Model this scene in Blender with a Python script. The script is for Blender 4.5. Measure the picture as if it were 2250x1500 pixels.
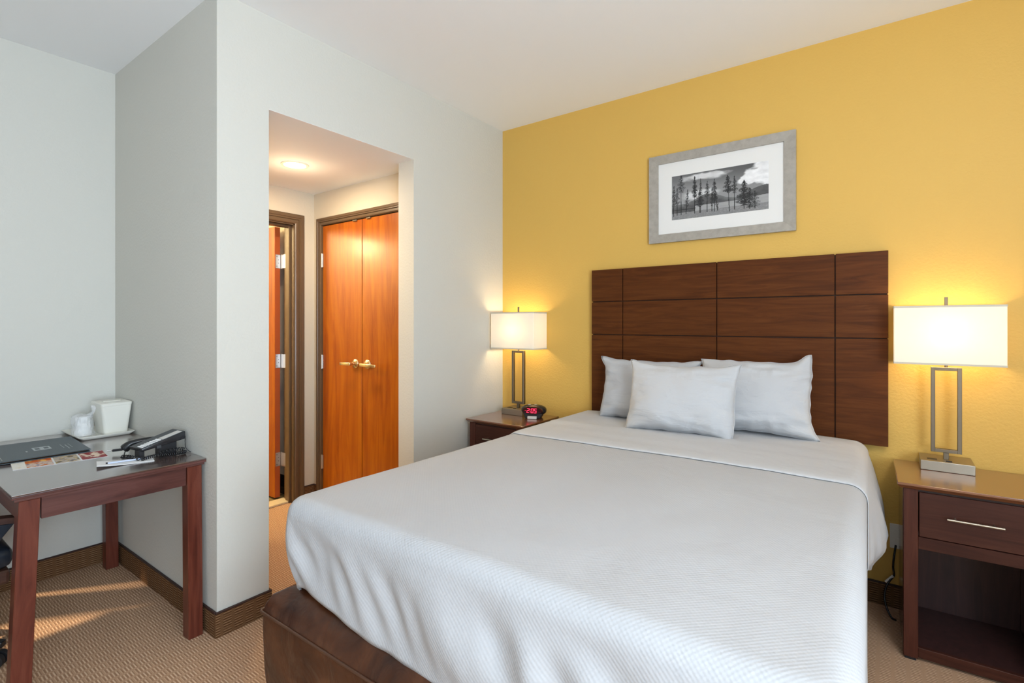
import bpy, bmesh, math, random
import numpy as np
from mathutils import Vector, Matrix, noise
random.seed(4)
S = bpy.context.scene
COL = S.collection
PI = math.pi
for o in list(bpy.data.objects):
    bpy.data.objects.remove(o)

# ------------------------------------------------------------------ camera, exposure, light
cam_data = bpy.data.cameras.new('camera')
cam = bpy.data.objects.new('camera', cam_data)
COL.objects.link(cam)
cam.location = (2.2936, -2.9953, 1.33)
cam.rotation_euler = (PI / 2, 0, math.radians(36.395))
cam_data.sensor_width = 36
cam_data.lens = 36 * 1126.25 / 2250
cam_data.shift_y = -(750 - 709.8) / 2250
cam_data.clip_start = 0.05
S.camera = cam

S.view_settings.view_transform = 'Standard'
S.view_settings.look = 'None'
S.view_settings.gamma = 1
S.view_settings.use_curve_mapping = False
S.view_settings.exposure = 0.06

world = bpy.data.worlds.new('sky')
S.world = world
world.use_nodes = True
wn = world.node_tree
wbg = wn.nodes['Background']
sky = wn.nodes.new('ShaderNodeTexSky')
sky.sky_type = 'NISHITA'
sky.sun_disc = False
sky.sun_elevation = math.radians(35)
sky.sun_rotation = math.radians(200)
wn.links.new(sky.outputs[0], wbg.inputs[0])
wbg.inputs[1].default_value = 0.06

DAY = 186.0          # daylight through the right window
BACKFILL = 3.0      # weak fill through the added front-wall window
CEIL_FILL = 28.0         # added ceiling fixture out of view, for fill
LAMP = 4.6          # bedside bulbs
HALL = 11.0         # recessed downlight
BATH = 85.0


def lamp(name, kind, loc, energy, color, size=0.1, size_y=None, rot=None, parent=None, spread=None):
    d = bpy.data.lights.new(name, kind)
    d.energy = energy
    d.color = color
    if kind == 'AREA':
        d.size = size
        if size_y:
            d.shape = 'RECTANGLE'
            d.size_y = size_y
        if spread:
            d.spread = spread
    elif kind == 'SUN':
        d.angle = size
    else:
        d.shadow_soft_size = size
    o = bpy.data.objects.new(name, d)
    COL.objects.link(o)
    o.location = loc
    if rot:
        o.rotation_euler = rot
    if parent:
        o.parent = parent
        o.location = Vector(loc) - parent.location
    return o


# daylight outside the right window, and fill at the added front window
lamp('window_daylight', 'AREA', (4.02, -3.55, 1.45), DAY, (0.70, 0.85, 1.0), 1.9, 1.7, (0, PI / 2 + 0.45, 0))
lamp('front_window_fill', 'AREA', (1.6, -5.42, 1.45), BACKFILL, (0.93, 0.96, 1.0), 2.0, 1.6, (PI / 2, 0, 0))


lamp('sun', 'SUN', (-3, -5, 3), 7.5, (1.0, 0.78, 0.52), math.radians(4.5), rot=Vector((0.64, 0.77, -0.72)).to_track_quat('-Z', 'Y').to_euler())

# ------------------------------------------------------------------ material helpers
def mat(name, color=(0.8, 0.8, 0.8), rough=0.5, metal=0.0, spec=0.5, coat=0.0, coat_rough=0.1):
    m = bpy.data.materials.new(name)
    m.use_nodes = True
    b = m.node_tree.nodes['Principled BSDF']
    b.inputs['Base Color'].default_value = (*color, 1)
    b.inputs['Roughness'].default_value = rough
    b.inputs['Metallic'].default_value = metal
    b.inputs['Specular IOR Level'].default_value = spec
    b.inputs['Coat Weight'].default_value = coat
    b.inputs['Coat Roughness'].default_value = coat_rough
    return m


def N(m, t, **kw):
    n = m.node_tree.nodes.new(t)
    for k, v in kw.items():
        setattr(n, k, v)
    return n


def L(m, a, b):
    m.node_tree.links.new(a, b)


def bsdf(m):
    return m.node_tree.nodes['Principled BSDF']


def math_node(m, op, a, b=None, c=None):
    n = N(m, 'ShaderNodeMath', operation=op)
    for i, v in enumerate((a, b, c)):
        if v is None:
            continue
        if isinstance(v, (int, float)):
            n.inputs[i].default_value = v
        else:
            L(m, v, n.inputs[i])
    return n.outputs[0]


def coords(m, kind='Object', scale=(1, 1, 1), rot=(0, 0, 0)):
    tc = N(m, 'ShaderNodeTexCoord')
    mp = N(m, 'ShaderNodeMapping')
    mp.inputs['Scale'].default_value = scale
    mp.inputs['Rotation'].default_value = rot
    L(m, tc.outputs[kind], mp.inputs[0])
    return mp.outputs[0]


def ramp(m, fac, stops):
    r = N(m, 'ShaderNodeValToRGB')
    el = r.color_ramp.elements
    el[0].position, el[0].color = stops[0][0], (*stops[0][1], 1)
    el[1].position, el[1].color = stops[1][0], (*stops[1][1], 1)
    for p, c in stops[2:]:
        e = el.new(p)
        e.color = (*c, 1)
    L(m, fac, r.inputs[0])
    return r.outputs[0]


def bump(m, height, strength=0.3, dist=0.002, prev=None):
    b = N(m, 'ShaderNodeBump')
    b.inputs['Strength'].default_value = strength
    b.inputs['Distance'].default_value = dist
    L(m, height, b.inputs['Height'])
    if prev is not None:
        L(m, prev, b.inputs['Normal'])
    L(m, b.outputs[0], bsdf(m).inputs['Normal'])
    return b.outputs[0]


def noise_tex(m, vec, scale, detail=4, rough=0.5, dist=0.0):
    n = N(m, 'ShaderNodeTexNoise')
    n.inputs['Scale'].default_value = scale
    n.inputs['Detail'].default_value = detail
    n.inputs['Roughness'].default_value = rough
    n.inputs['Distortion'].default_value = dist
    L(m, vec, n.inputs['Vector'])
    return n.outputs['Fac']


def paint(name, color, rough=0.55, b=0.20, scale=80):
    """wall paint over an orange-peel plaster"""
    m = mat(name, color, rough, spec=0.35)
    v = coords(m)
    n1 = noise_tex(m, v, scale, 3, 0.55)
    r = ramp(m, n1, [(0.35, (0, 0, 0)), (0.65, (1, 1, 1))])
    bump(m, r, b, 0.0025)
    return m


def wood(name, dark, mid, light, axis='X', scale=1.0, rough=0.35, coat=0.3, stripes=0.5):
    """stained wood with the grain running along an axis"""
    m = mat(name, mid, rough, spec=0.45, coat=coat, coat_rough=0.18)
    s = {'X': (1.2, 14, 14), 'Y': (14, 1.2, 14), 'Z': (14, 14, 1.2)}[axis]
    v = coords(m, scale=tuple(q * scale for q in s))
    a = noise_tex(m, v, 1.6, 8, 0.62, 1.3)
    s2 = {'X': (6, 160, 160), 'Y': (160, 6, 160), 'Z': (160, 160, 6)}[axis]
    b = noise_tex(m, coords(m, scale=s2), 1.0, 4, 0.7)
    mixn = math_node(m, 'ADD', math_node(m, 'MULTIPLY', a, 1 - 0.3 * stripes), math_node(m, 'MULTIPLY', b, 0.3 * stripes))
    c = ramp(m, mixn, [(0.30, dark), (0.5, mid), (0.72, light)])
    L(m, c, bsdf(m).inputs['Base Color'])
    bump(m, b, 0.06, 0.001)
    return m


def carpet(name, base, light, dark, cu=0.047, cv=0.0112):
    """woven carpet: columns of short raised bars, read from the uv in metres"""
    m = mat(name, base, 0.95, spec=0.05)
    tc = N(m, 'ShaderNodeTexCoord')
    nz = N(m, 'ShaderNodeTexNoise')
    nz.inputs['Scale'].default_value = 60
    L(m, tc.outputs['UV'], nz.inputs['Vector'])
    sep = N(m, 'ShaderNodeSeparateXYZ')
    L(m, tc.outputs['UV'], sep.inputs[0])
    jx = math_node(m, 'MULTIPLY', math_node(m, 'SUBTRACT', nz.outputs['Fac'], 0.5), 0.006)
    u = math_node(m, 'DIVIDE', math_node(m, 'ADD', sep.outputs[0], jx), cu)
    fu = math_node(m, 'FRACT', u)
    iu = math_node(m, 'FLOOR', u)
    off = math_node(m, 'MULTIPLY', math_node(m, 'FRACT', math_node(m, 'MULTIPLY', iu, 0.37)), 0.06)
    vv = math_node(m, 'ADD', sep.outputs[1], off)
    st = math_node(m, 'PINGPONG', math_node(m, 'DIVIDE', math_node(m, 'ADD', vv, math_node(m, 'MULTIPLY', jx, 0.3)), cv), 0.5)
    st = math_node(m, 'MULTIPLY', st, 2.0)
    grp = math_node(m, 'FRACT', math_node(m, 'DIVIDE', vv, cv * 5))
    g = N(m, 'ShaderNodeMapRange', interpolation_type='SMOOTHSTEP')
    g.inputs['From Min'].default_value = 0.06
    g.inputs['From Max'].default_value = 0.16
    L(m, grp, g.inputs['Value'])
    e1 = N(m, 'ShaderNodeMapRange', interpolation_type='SMOOTHSTEP')
    e1.inputs['From Min'].default_value = 0.08
    e1.inputs['From Max'].default_value = 0.2
    L(m, math_node(m, 'PINGPONG', fu, 0.5), e1.inputs['Value'])
    mask = math_node(m, 'MULTIPLY', e1.outputs[0], g.outputs[0])
    bar = N(m, 'ShaderNodeMapRange', interpolation_type='SMOOTHSTEP')
    bar.inputs['From Min'].default_value = 0.25
    bar.inputs['From Max'].default_value = 0.85
    L(m, st, bar.inputs['Value'])
    val = math_node(m, 'ADD', math_node(m, 'MULTIPLY', math_node(m, 'SUBTRACT', bar.outputs[0], 0.45), mask), 0.45)
    fine = N(m, 'ShaderNodeTexNoise')
    fine.inputs['Scale'].default_value = 420
    L(m, tc.outputs['UV'], fine.inputs['Vector'])
    val2 = math_node(m, 'ADD', val, math_node(m, 'MULTIPLY', math_node(m, 'SUBTRACT', fine.outputs['Fac'], 0.5), 0.5))
    c = ramp(m, val2, [(0.0, dark), (0.45, base), (1.0, light)])
    L(m, c, bsdf(m).inputs['Base Color'])
    bump(m, val2, 0.4, 0.003)
    return m


# ------------------------------------------------------------------ materials
M = {}
M['wall'] = paint('wall_paint_greige', (0.62, 0.61, 0.555))
M['yellow'] = paint('wall_paint_mustard', (0.70, 0.435, 0.10))
M['hallwall'] = paint('wall_paint_hall', (0.62, 0.56, 0.46), b=0.16)
M['ceiling'] = paint('ceiling_paint', (0.90, 0.915, 0.925), 0.8, 0.05, 40)
M['carpet'] = carpet('carpet_floor', (0.50, 0.31, 0.19), (0.70, 0.49, 0.325), (0.36, 0.205, 0.12))
M['carpetbase'] = carpet('carpet_base', (0.15, 0.075, 0.034), (0.27, 0.155, 0.08), (0.085, 0.038, 0.016), 0.047, 0.0105)
M['cap'] = mat('base_cap', (0.035, 0.012, 0.008), 0.5)
M['trim'] = mat('door_casing_paint', (0.115, 0.070, 0.036), 0.38, coat=0.1)
M['headboard'] = wood('headboard_wood', (0.058, 0.015, 0.003), (0.094, 0.026, 0.0045), (0.126, 0.040, 0.008), 'X', 1.5, 0.5, 0.0)
bsdf(M['headboard']).inputs['Specular IOR Level'].default_value = 0.16
M['groove'] = mat('headboard_groove', (0.03, 0.010, 0.004), 0.6)
M['cherry_x'] = wood('cherry_wood_x', (0.06, 0.012, 0.006), (0.135, 0.03, 0.014), (0.20, 0.055, 0.026), 'X')
M['cherry_y'] = wood('cherry_wood_y', (0.03, 0.009, 0.008), (0.090, 0.030, 0.024), (0.15, 0.062, 0.052), 'Y', 0.8)
M['cherry_z'] = wood('cherry_wood_z', (0.055, 0.011, 0.006), (0.115, 0.026, 0.014), (0.16, 0.045, 0.026), 'Z', coat=0.12)
bsdf(M['cherry_z']).inputs['Specular IOR Level'].default_value = 0.3
M['desktop'] = wood('desk_top_wood', (0.06, 0.03, 0.022), (0.085, 0.045, 0.034), (0.11, 0.06, 0.046), 'Y', 1, 0.22, 1.0)
bsdf(M['desktop']).inputs['Specular IOR Level'].default_value = 1.0
bsdf(M['desktop']).inputs['Coat IOR'].default_value = 1.9
M['ns_top'] = wood('nightstand_top_wood', (0.12, 0.038, 0.014), (0.17, 0.056, 0.02), (0.22, 0.08, 0.03), 'X', 1, 0.25, 0.9)
bsdf(M['ns_top']).inputs['Specular IOR Level'].default_value = 0.8
M['walnut_x'] = wood('dark_cherry_x', (0.030, 0.008, 0.005), (0.055, 0.016, 0.009), (0.080, 0.026, 0.015), 'X', 1, 0.45, 0.0)
bsdf(M['walnut_x']).inputs['Specular IOR Level'].default_value = 0.25
M['walnut_z'] = wood('dark_cherry_z', (0.04, 0.011, 0.006), (0.075, 0.021, 0.012), (0.11, 0.036, 0.02), 'Z', 1, 0.45, 0.0)
bsdf(M['walnut_z']).inputs['Specular IOR Level'].default_value = 0.25
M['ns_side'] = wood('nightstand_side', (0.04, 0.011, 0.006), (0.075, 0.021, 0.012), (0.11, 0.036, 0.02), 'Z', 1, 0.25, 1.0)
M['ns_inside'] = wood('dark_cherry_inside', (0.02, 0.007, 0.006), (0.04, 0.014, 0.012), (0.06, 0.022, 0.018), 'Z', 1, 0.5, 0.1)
M['door'] = wood('orange_cherry_veneer', (0.24, 0.038, 0.0008), (0.37, 0.088, 0.001), (0.47, 0.145, 0.002), 'Z', 0.55, 0.36, 0.15)
bsdf(M['door']).inputs['Specular IOR Level'].default_value = 0.3
M['dooredge'] = mat('door_edge_stain', (0.42, 0.085, 0.02), 0.45)
M['nickel'] = mat('brushed_nickel', (0.42, 0.37, 0.295), 0.38, 1.0)
M['steel'] = mat('hinge_steel', (0.68, 0.68, 0.68), 0.4, 1.0)
M['brass'] = mat('satin_lever', (0.85, 0.72, 0.45), 0.25, 1.0)
M['bronze'] = mat('lamp_brushed_bronze', (0.20, 0.165, 0.12), 0.42, 1.0)
M['screw'] = mat('screw_dark', (0.08, 0.08, 0.08), 0.5, 0.8)
M['white_plastic'] = mat('ivory_plastic', (0.82, 0.80, 0.72), 0.35)
M['china'] = mat('cream_melamine', (0.80, 0.78, 0.70), 0.28)
M['black'] = mat('black_plastic', (0.012, 0.012, 0.014), 0.25)
M['blackmatte'] = mat('black_matte', (0.012, 0.012, 0.014), 0.5)
M['phone_top'] = mat('phone_top', (0.05, 0.055, 0.06), 0.35)
M['silver'] = mat('silver_strip', (0.62, 0.60, 0.56), 0.4, 0.1)
M['paper'] = mat('paper', (0.85, 0.84, 0.83), 0.7)
M['binder'] = mat('binder_vinyl', (0.035, 0.055, 0.07), 0.42, spec=0.5)
M['binder_print'] = mat('binder_print', (0.42, 0.45, 0.46), 0.5)
M['tan'] = mat('binder_pages', (0.45, 0.27, 0.13), 0.7)
M['tile'] = mat('bath_floor_tile', (0.25, 0.19, 0.09), 0.35)
M['marble'] = mat('threshold_marble', (0.80, 0.68, 0.45), 0.3)
M['mat_board'] = mat('picture_mat', (0.80, 0.79, 0.76), 0.8)
M['glass_dark'] = mat('clock_lens', (0.03, 0.0, 0.002), 0.12)
M['socket'] = mat('socket_dark', (0.02, 0.013, 0.01), 0.4)
M['leather_chair'] = mat('chair_black_leather', (0.012, 0.018, 0.028), 0.28)
M['chairwood'] = wood('chair_arm_wood', (0.03, 0.012, 0.008), (0.055, 0.022, 0.015), (0.08, 0.035, 0.022), 'Y')

m = M['frame_grey'] = mat('brushed_silver_frame', (0.40, 0.385, 0.345), 0.42, 0.25)
v = coords(m, scale=(16, 16, 16), rot=(0, 0.6, 0))
L(m, ramp(m, noise_tex(m, v, 2, 5, 0.6), [(0.3, (0.35, 0.325, 0.28)), (0.7, (0.44, 0.41, 0.36))]), bsdf(m).inputs['Base Color'])

m = M['leather'] = mat('brown_faux_leather', (0.075, 0.028, 0.013), 0.30, spec=0.4)
v = coords(m)
n = noise_tex(m, v, 7, 6, 0.6, 0.6)
L(m, ramp(m, n, [(0.3, (0.026, 0.007, 0.003)), (0.55, (0.070, 0.021, 0.007)), (0.75, (0.14, 0.048, 0.017))]), bsdf(m).inputs['Base Color'])
b0 = bump(m, noise_tex(m, v, 160, 4, 0.6), 0.15, 0.0015)
bump(m, noise_tex(m, coords(m, scale=(1.0, 1.0, 0.8)), 9, 3, 0.5, 0.7), 0.6, 0.016, b0)

m = M['piping'] = mat('leather_piping', (0.075, 0.030, 0.014), 0.4)

# smooth white bed linen
m = M['linen'] = mat('white_linen', (0.52, 0.525, 0.535), 0.75, spec=0.2)
bsdf(m).inputs['Sheen Weight'].default_value = 0.15
v = coords(m)
b1 = bump(m, noise_tex(m, v, 9, 5, 0.55, 0.5), 0.35, 0.012)

m = M['pillow_linen'] = mat('pillow_linen', (0.52, 0.525, 0.535), 0.75, spec=0.2)
bsdf(m).inputs['Sheen Weight'].default_value = 0.15
b1 = bump(m, noise_tex(m, coords(m, scale=(1.0, 1.0, 1.6)), 5.5, 4, 0.5, 1.4), 0.55, 0.016)
bump(m, noise_tex(m, coords(m, scale=(0.6, 1.0, 2.2)), 11, 3, 0.5, 1.2), 0.35, 0.012, b1)

# waffle coverlet: small diamonds raised in rows
m = M['waffle'] = mat('white_waffle_coverlet', (0.49, 0.495, 0.505), 0.8, spec=0.15)
tc = N(m, 'ShaderNodeTexCoord')
sep = N(m, 'ShaderNodeSeparateXYZ')
L(m, tc.outputs['UV'], sep.inputs[0])
k = 2 * PI / 0.0120
su = math_node(m, 'SINE', math_node(m, 'MULTIPLY', sep.outputs[0], k))
sv = math_node(m, 'SINE', math_node(m, 'MULTIPLY', sep.outputs[1], k))
h = math_node(m, 'MULTIPLY', su, sv)
b1 = bump(m, h, 0.30, 0.0010)
bump(m, noise_tex(m, coords(m, 'UV'), 5, 4, 0.5, 0.4), 0.45, 0.016, b1)

# lamp shade fabric: lets part of the bulb's light through
m = M['shade'] = bpy.data.materials.new('shade_fabric')
m.use_nodes = True
nt = m.node_tree
nt.nodes.remove(nt.nodes['Principled BSDF'])
out = nt.nodes['Material Output']
df = N(m, 'ShaderNodeBsdfDiffuse')
df.inputs[0].default_value = (0.90, 0.86, 0.76, 1)
tr = N(m, 'ShaderNodeBsdfTranslucent')
tr.inputs[0].default_value = (0.93, 0.83, 0.66, 1)
mx = N(m, 'ShaderNodeMixShader')
mx.inputs[0].default_value = 0.13
L(m, df.outputs[0], mx.inputs[1])
L(m, tr.outputs[0], mx.inputs[2])
L(m, mx.outputs[0], out.inputs[0])


def emit(name, color, strength):
    m = bpy.data.materials.new(name)
    m.use_nodes = True
    b = m.node_tree.nodes['Principled BSDF']
    b.inputs['Base Color'].default_value = (*color, 1)
    b.inputs['Emission Color'].default_value = (*color, 1)
    b.inputs['Emission Strength'].default_value = strength
    return m


M['bulb'] = emit('lit_bulb', (1.0, 0.85, 0.6), 4)
M['downlight'] = emit('downlight_lens', (1.0, 0.86, 0.62), 14)
M['led'] = emit('red_led', (1.0, 0.03, 0.10), 1.6)
M['fill_lens'] = emit('fill_lens', (1.0, 0.93, 0.83), 2.0)

# clear crinkled plastic
m = M['bag'] = bpy.data.materials.new('clear_crinkled_plastic')
m.use_nodes = True
b = m.node_tree.nodes['Principled BSDF']
b.inputs['Base Color'].default_value = (0.95, 0.95, 0.95, 1)
b.inputs['Roughness'].default_value = 0.15
b.inputs['Alpha'].default_value = 0.34
b.inputs['Specular IOR Level'].default_value = 0.9
bump(m, noise_tex(m, coords(m, scale=(1, 1, 0.35)), 90, 5, 0.6, 1.0), 0.9, 0.006)
M['cup'] = mat('plastic_cup', (0.78, 0.78, 0.76), 0.3)

m = M['glass'] = bpy.data.materials.new('window_glass')
m.use_nodes = True
b = m.node_tree.nodes['Principled BSDF']
b.inputs['Roughness'].default_value = 0.02
b.inputs['Alpha'].default_value = 0.12
M['sun_blocker'] = mat('sun_blocker_cloth', (0.6, 0.57, 0.5), 0.9)

m = M['vcol'] = mat('printed_picture', (0.5, 0.5, 0.5), 0.5, spec=0.12)
at = N(m, 'ShaderNodeVertexColor', layer_name='paint')
L(m, at.outputs[0], bsdf(m).inputs['Base Color'])


# ------------------------------------------------------------------ object helpers
def root_loc(o):
    p = Vector((0, 0, 0))
    while o:
        p += o.location
        o = o.parent
    return p


class MB:
    """collects geometry in world coordinates and links it as one mesh object"""

    def __init__(self):
        self.v = []
        self.f = []
        self.uv = {}
        self.ang = 20

    def add(self, verts, faces, uvs=None):
        n = len(self.v)
        self.v += [tuple(q) for q in verts]
        for i, f in enumerate(faces):
            if uvs:
                self.uv[len(self.f)] = [uvs[j] for j in f]
            self.f.append([n + j for j in f])
        return self

    def from_bm(self, bm, mat4=None):
        if mat4 is not None:
            bmesh.ops.transform(bm, matrix=mat4, verts=bm.verts)
        bm.verts.index_update()
        self.add([v.co[:] for v in bm.verts], [[v.index for v in f.verts] for f in bm.faces])
        bm.free()
        return self

    def box(self, a, b, bevel=0.0, seg=2, mat4=None):
        bm = bmesh.new()
        x0, y0, z0 = a
        x1, y1, z1 = b
        vs = [bm.verts.new(p) for p in [(x0, y0, z0), (x1, y0, z0), (x1, y1, z0), (x0, y1, z0),
                                        (x0, y0, z1), (x1, y0, z1), (x1, y1, z1), (x0, y1, z1)]]
        for f in [(3, 2, 1, 0), (4, 5, 6, 7), (0, 1, 5, 4), (1, 2, 6, 5), (2, 3, 7, 6), (3, 0, 4, 7)]:
            bm.faces.new([vs[i] for i in f])
        if bevel:
            bmesh.ops.bevel(bm, geom=bm.edges[:], offset=bevel, segments=seg, profile=0.5, affect='EDGES')
        return self.from_bm(bm, mat4)

    def hexa(self, p, bevel=0.0, seg=2):
        """box from 8 free corners: bottom ring then top ring, counter-clockwise"""
        bm = bmesh.new()
        vs = [bm.verts.new(q) for q in p]
        for f in [(3, 2, 1, 0), (4, 5, 6, 7), (0, 1, 5, 4), (1, 2, 6, 5), (2, 3, 7, 6), (3, 0, 4, 7)]:
            bm.faces.new([vs[i] for i in f])
        if bevel:
            bmesh.ops.bevel(bm, geom=bm.edges[:], offset=bevel, segments=seg, profile=0.5, affect='EDGES')
        return self.from_bm(bm)

    def cyl(self, a, b, r, r2=None, seg=24):
        self.ang = max(self.ang, 70)
        a, b = Vector(a), Vector(b)
        r2 = r if r2 is None else r2
        d = (b - a).normalized()
        u = d.orthogonal().normalized()
        w = d.cross(u)
        vs = []
        for p, rr in ((a, r), (b, r2)):
            for i in range(seg):
                t = 2 * PI * i / seg
                vs.append(p + (u * math.cos(t) + w * math.sin(t)) * rr)
        fs = [[i, (i + 1) % seg, seg + (i + 1) % seg, seg + i] for i in range(seg)]
        fs += [list(range(seg - 1, -1, -1)), list(range(seg, 2 * seg))]
        return self.add(vs, fs)

    def lathe(self, c, prof, seg=32, axis='Z'):
        self.ang = max(self.ang, 50)
        vs, fs = [], []
        for r, hh in prof:
            for i in range(seg):
                t = 2 * PI * i / seg
                q = Vector((r * math.cos(t), r * math.sin(t), hh))
                if axis == 'Y':
                    q = Vector((q.x, q.z, q.y))
                vs.append(Vector(c) + q)
        for j in range(len(prof) - 1):
            for i in range(seg):
                k = (i + 1) % seg
                fs.append([j * seg + i, j * seg + k, (j + 1) * seg + k, (j + 1) * seg + i])
        fs.append([i for i in range(seg - 1, -1, -1)])
        fs.append([(len(prof) - 1) * seg + i for i in range(seg)])
        return self.add(vs, fs)

    def tube(self, pts, r, seg=8, closed=False):
        self.ang = max(self.ang, 70)
        pts = [Vector(p) for p in pts]
        n = len(pts)
        vs, fs = [], []
        prev = None
        for i, p in enumerate(pts):
            if closed:
                d = pts[(i + 1) % n] - pts[i - 1]
            else:
                d = pts[min(i + 1, n - 1)] - pts[max(i - 1, 0)]
            d.normalize()
            if prev is None:
                u = d.orthogonal().normalized()
            else:
                u = (prev - d * prev.dot(d))
                u = u.normalized() if u.length > 1e-6 else d.orthogonal().normalized()
            prev = u
            w = d.cross(u)
            rr = r[i] if isinstance(r, (list, tuple)) else r
            for k in range(seg):
                t = 2 * PI * k / seg
                vs.append(p + (u * math.cos(t) + w * math.sin(t)) * rr)
        m_ = n if closed else n - 1
        for i in range(m_):
            for k in range(seg):
                a = i * seg + k
                b = i * seg + (k + 1) % seg
                c = ((i + 1) % n) * seg + (k + 1) % seg
                d = ((i + 1) % n) * seg + k
                fs.append([a, b, c, d])
        if not closed:
            fs.append(list(range(seg - 1, -1, -1)))
            fs.append([(n - 1) * seg + k for k in range(seg)])
        return self.add(vs, fs)

    def build(self, name, material, parent=None, angle=None, smooth=True):
        angle = angle or self.ang
        me = bpy.data.meshes.new(name)
        off = root_loc(parent) if parent else Vector((0, 0, 0))
        vs = [(p[0] - off.x, p[1] - off.y, p[2] - off.z) for p in self.v]
        me.from_pydata(vs, [], self.f)
        me.materials.append(material)
        uvl = me.uv_layers.new(name='UVMap')
        for p in me.polygons:
            n = p.normal
            given = self.uv.get(p.index)
            ax = max(range(3), key=lambda i: abs(n[i]))
            for j, li in enumerate(p.loop_indices):
                if given:
                    uvl.data[li].uv = given[j]
                else:
                    q = self.v[me.loops[li].vertex_index]
                    uvl.data[li].uv = ((q[1], q[2]), (q[0], q[2]), (q[0], q[1]))[ax]
        if smooth:
            for p in me.polygons:
                p.use_smooth = True
            me.set_sharp_from_angle(angle=math.radians(angle))
        me.update()
        o = bpy.data.objects.new(name, me)
        COL.objects.link(o)
        if parent:
            o.parent = parent
        return o


def tag(o, label=None, cat=None, group=None, kind=None):
    if label:
        o['label'] = label
    if cat:
        o['category'] = cat
    if group:
        o['group'] = group
    if kind:
        o['kind'] = kind
    return o


def thing(name, label, cat, loc, group=None):
    o = bpy.data.objects.new(name, None)
    o.empty_display_size = 0.05
    COL.objects.link(o)
    o.location = loc
    return tag(o, label, cat, group)


def struct(name, mb, material, parent=None):
    o = mb.build(name, material, parent)
    if parent is None:
        o['kind'] = 'structure'
    return o


def copy_tree(o, parent=None):
    c = o.copy()
    COL.objects.link(c)
    if parent:
        c.parent = parent
    for ch in list(o.children):
        copy_tree(ch, c)
    return c


def bez(p0, p1, p2, p3, n=16):
    p0, p1, p2, p3 = map(Vector, (p0, p1, p2, p3))
    return [p0 * (1 - t) ** 3 + p1 * 3 * t * (1 - t) ** 2 + p2 * 3 * t * t * (1 - t) + p3 * t ** 3
            for t in [i / n for i in range(n + 1)]]


def spline(pts, n=10):
    pts = [Vector(p) for p in pts]
    out = []
    for i in range(len(pts) - 1):
        p0 = pts[max(i - 1, 0)]
        p1, p2 = pts[i], pts[i + 1]
        p3 = pts[min(i + 2, len(pts) - 1)]
        for j in range(n):
            t = j / n
            out.append(0.5 * ((2 * p1) + (p2 - p0) * t + (2 * p0 - 5 * p1 + 4 * p2 - p3) * t * t + (3 * p1 - p0 - 3 * p2 + p3) * t ** 3))
    out.append(pts[-1])
    return out


# ------------------------------------------------------------------ room shell
H = 2.74
XL, XR, YF = -1.245, 3.9, -5.3
struct('floor', MB().box((-1.37, YF - 0.12, -0.1), (XR + 0.12, 0.12, 0.0)), M['carpet'])
struct('ceiling', MB().box((-1.37, YF - 0.12, H), (XR + 0.12, 0.12, H + 0.1)), M['ceiling'])
struct('wall_back', MB().box((-0.0, 0.0, 0), (XR + 0.12, 0.12, H)), M['yellow'])
# left wall: pillar beside the niche, header over the opening, pier beside the corner
OY0, OY1, OH = -1.764, -0.875, 2.31
wl = MB()
wl.box((XL, -1.99, 0), (0, OY0, H))
wl.box((-0.135, OY0, OH + 0.0012), (0, OY1, H))
wl.box((-0.135, OY1, 0), (0, 0.0, H))
struct('wall_left', wl, M['wall'])
wn_ = MB()
NY0, NY1, NZ0, NZ1 = -3.5, -2.5, 0.14, 1.0
wn_.box((XL - 0.12, YF, 0), (XL, NY0, H))
wn_.box((XL - 0.12, NY1, 0), (XL, -1.80, H))
wn_.box((XL - 0.12, NY0, 0), (XL, NY1, NZ0))
wn_.box((XL - 0.12, NY0, NZ1), (XL, NY1, H))
struct('wall_niche', wn_, M['wall'])
# right wall with window opening
wr = MB()
WY0, WY1, WZ0, WZ1 = -4.5, -2.6, 0.55, 2.3
wr.box((XR, YF, 0), (XR + 0.12, WY0, H))
wr.box((XR, WY1, 0), (XR + 0.12, 0, H))
wr.box((XR, WY0, 0), (XR + 0.12, WY1, WZ0))
wr.box((XR, WY0, WZ1), (XR + 0.12, WY1, H))
struct('wall_right', wr, M['wall'])
wf = MB()
wf.box((XL, YF - 0.12, 0), (0.6, YF, H))
wf.box((2.6, YF - 0.12, 0), (XR, YF, H))
wf.box((0.6, YF - 0.12, 0), (2.6, YF, 0.6))
wf.box((0.6, YF - 0.12, 2.3), (2.6, YF, H))
struct('wall_front', wf, M['wall'])
# right window, then an unseen front-wall window added for fill
w1 = struct('window_1', MB().box((XR + 0.05, WY0, WZ0), (XR + 0.056, WY1, WZ1)), M['glass'])
fr = MB()
for a, b in (((WY0, WZ0), (WY1, WZ0 + 0.05)), ((WY0, WZ1 - 0.05), (WY1, WZ1)), ((WY0, WZ0 + 0.05), (WY0 + 0.05, WZ1 - 0.05)),
             ((WY1 - 0.05, WZ0 + 0.05), (WY1, WZ1 - 0.05)), ((-3.57, WZ0 + 0.05), (-3.53, WZ1 - 0.05))):
    fr.box((XR + 0.02, a[0], a[1]), (XR + 0.09, b[0], b[1]))
fr.build('window_frame', M['white_plastic'], w1)
w2 = struct('fill_window', MB().box((0.6, YF - 0.06, 0.6), (2.6, YF - 0.054, 2.3)), M['glass'])
fr = MB()
for a, b in (((0.6, 0.6), (2.6, 0.65)), ((0.6, 2.25), (2.6, 2.3)), ((0.6, 0.65), (0.65, 2.25)), ((2.55, 0.65), (2.6, 2.25)), ((1.58, 0.65), (1.62, 2.25))):
    fr.box((a[0], YF - 0.09, a[1]), (b[0], YF - 0.02, b[1]))
fr.build('window_frame', M['white_plastic'], w2)

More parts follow.
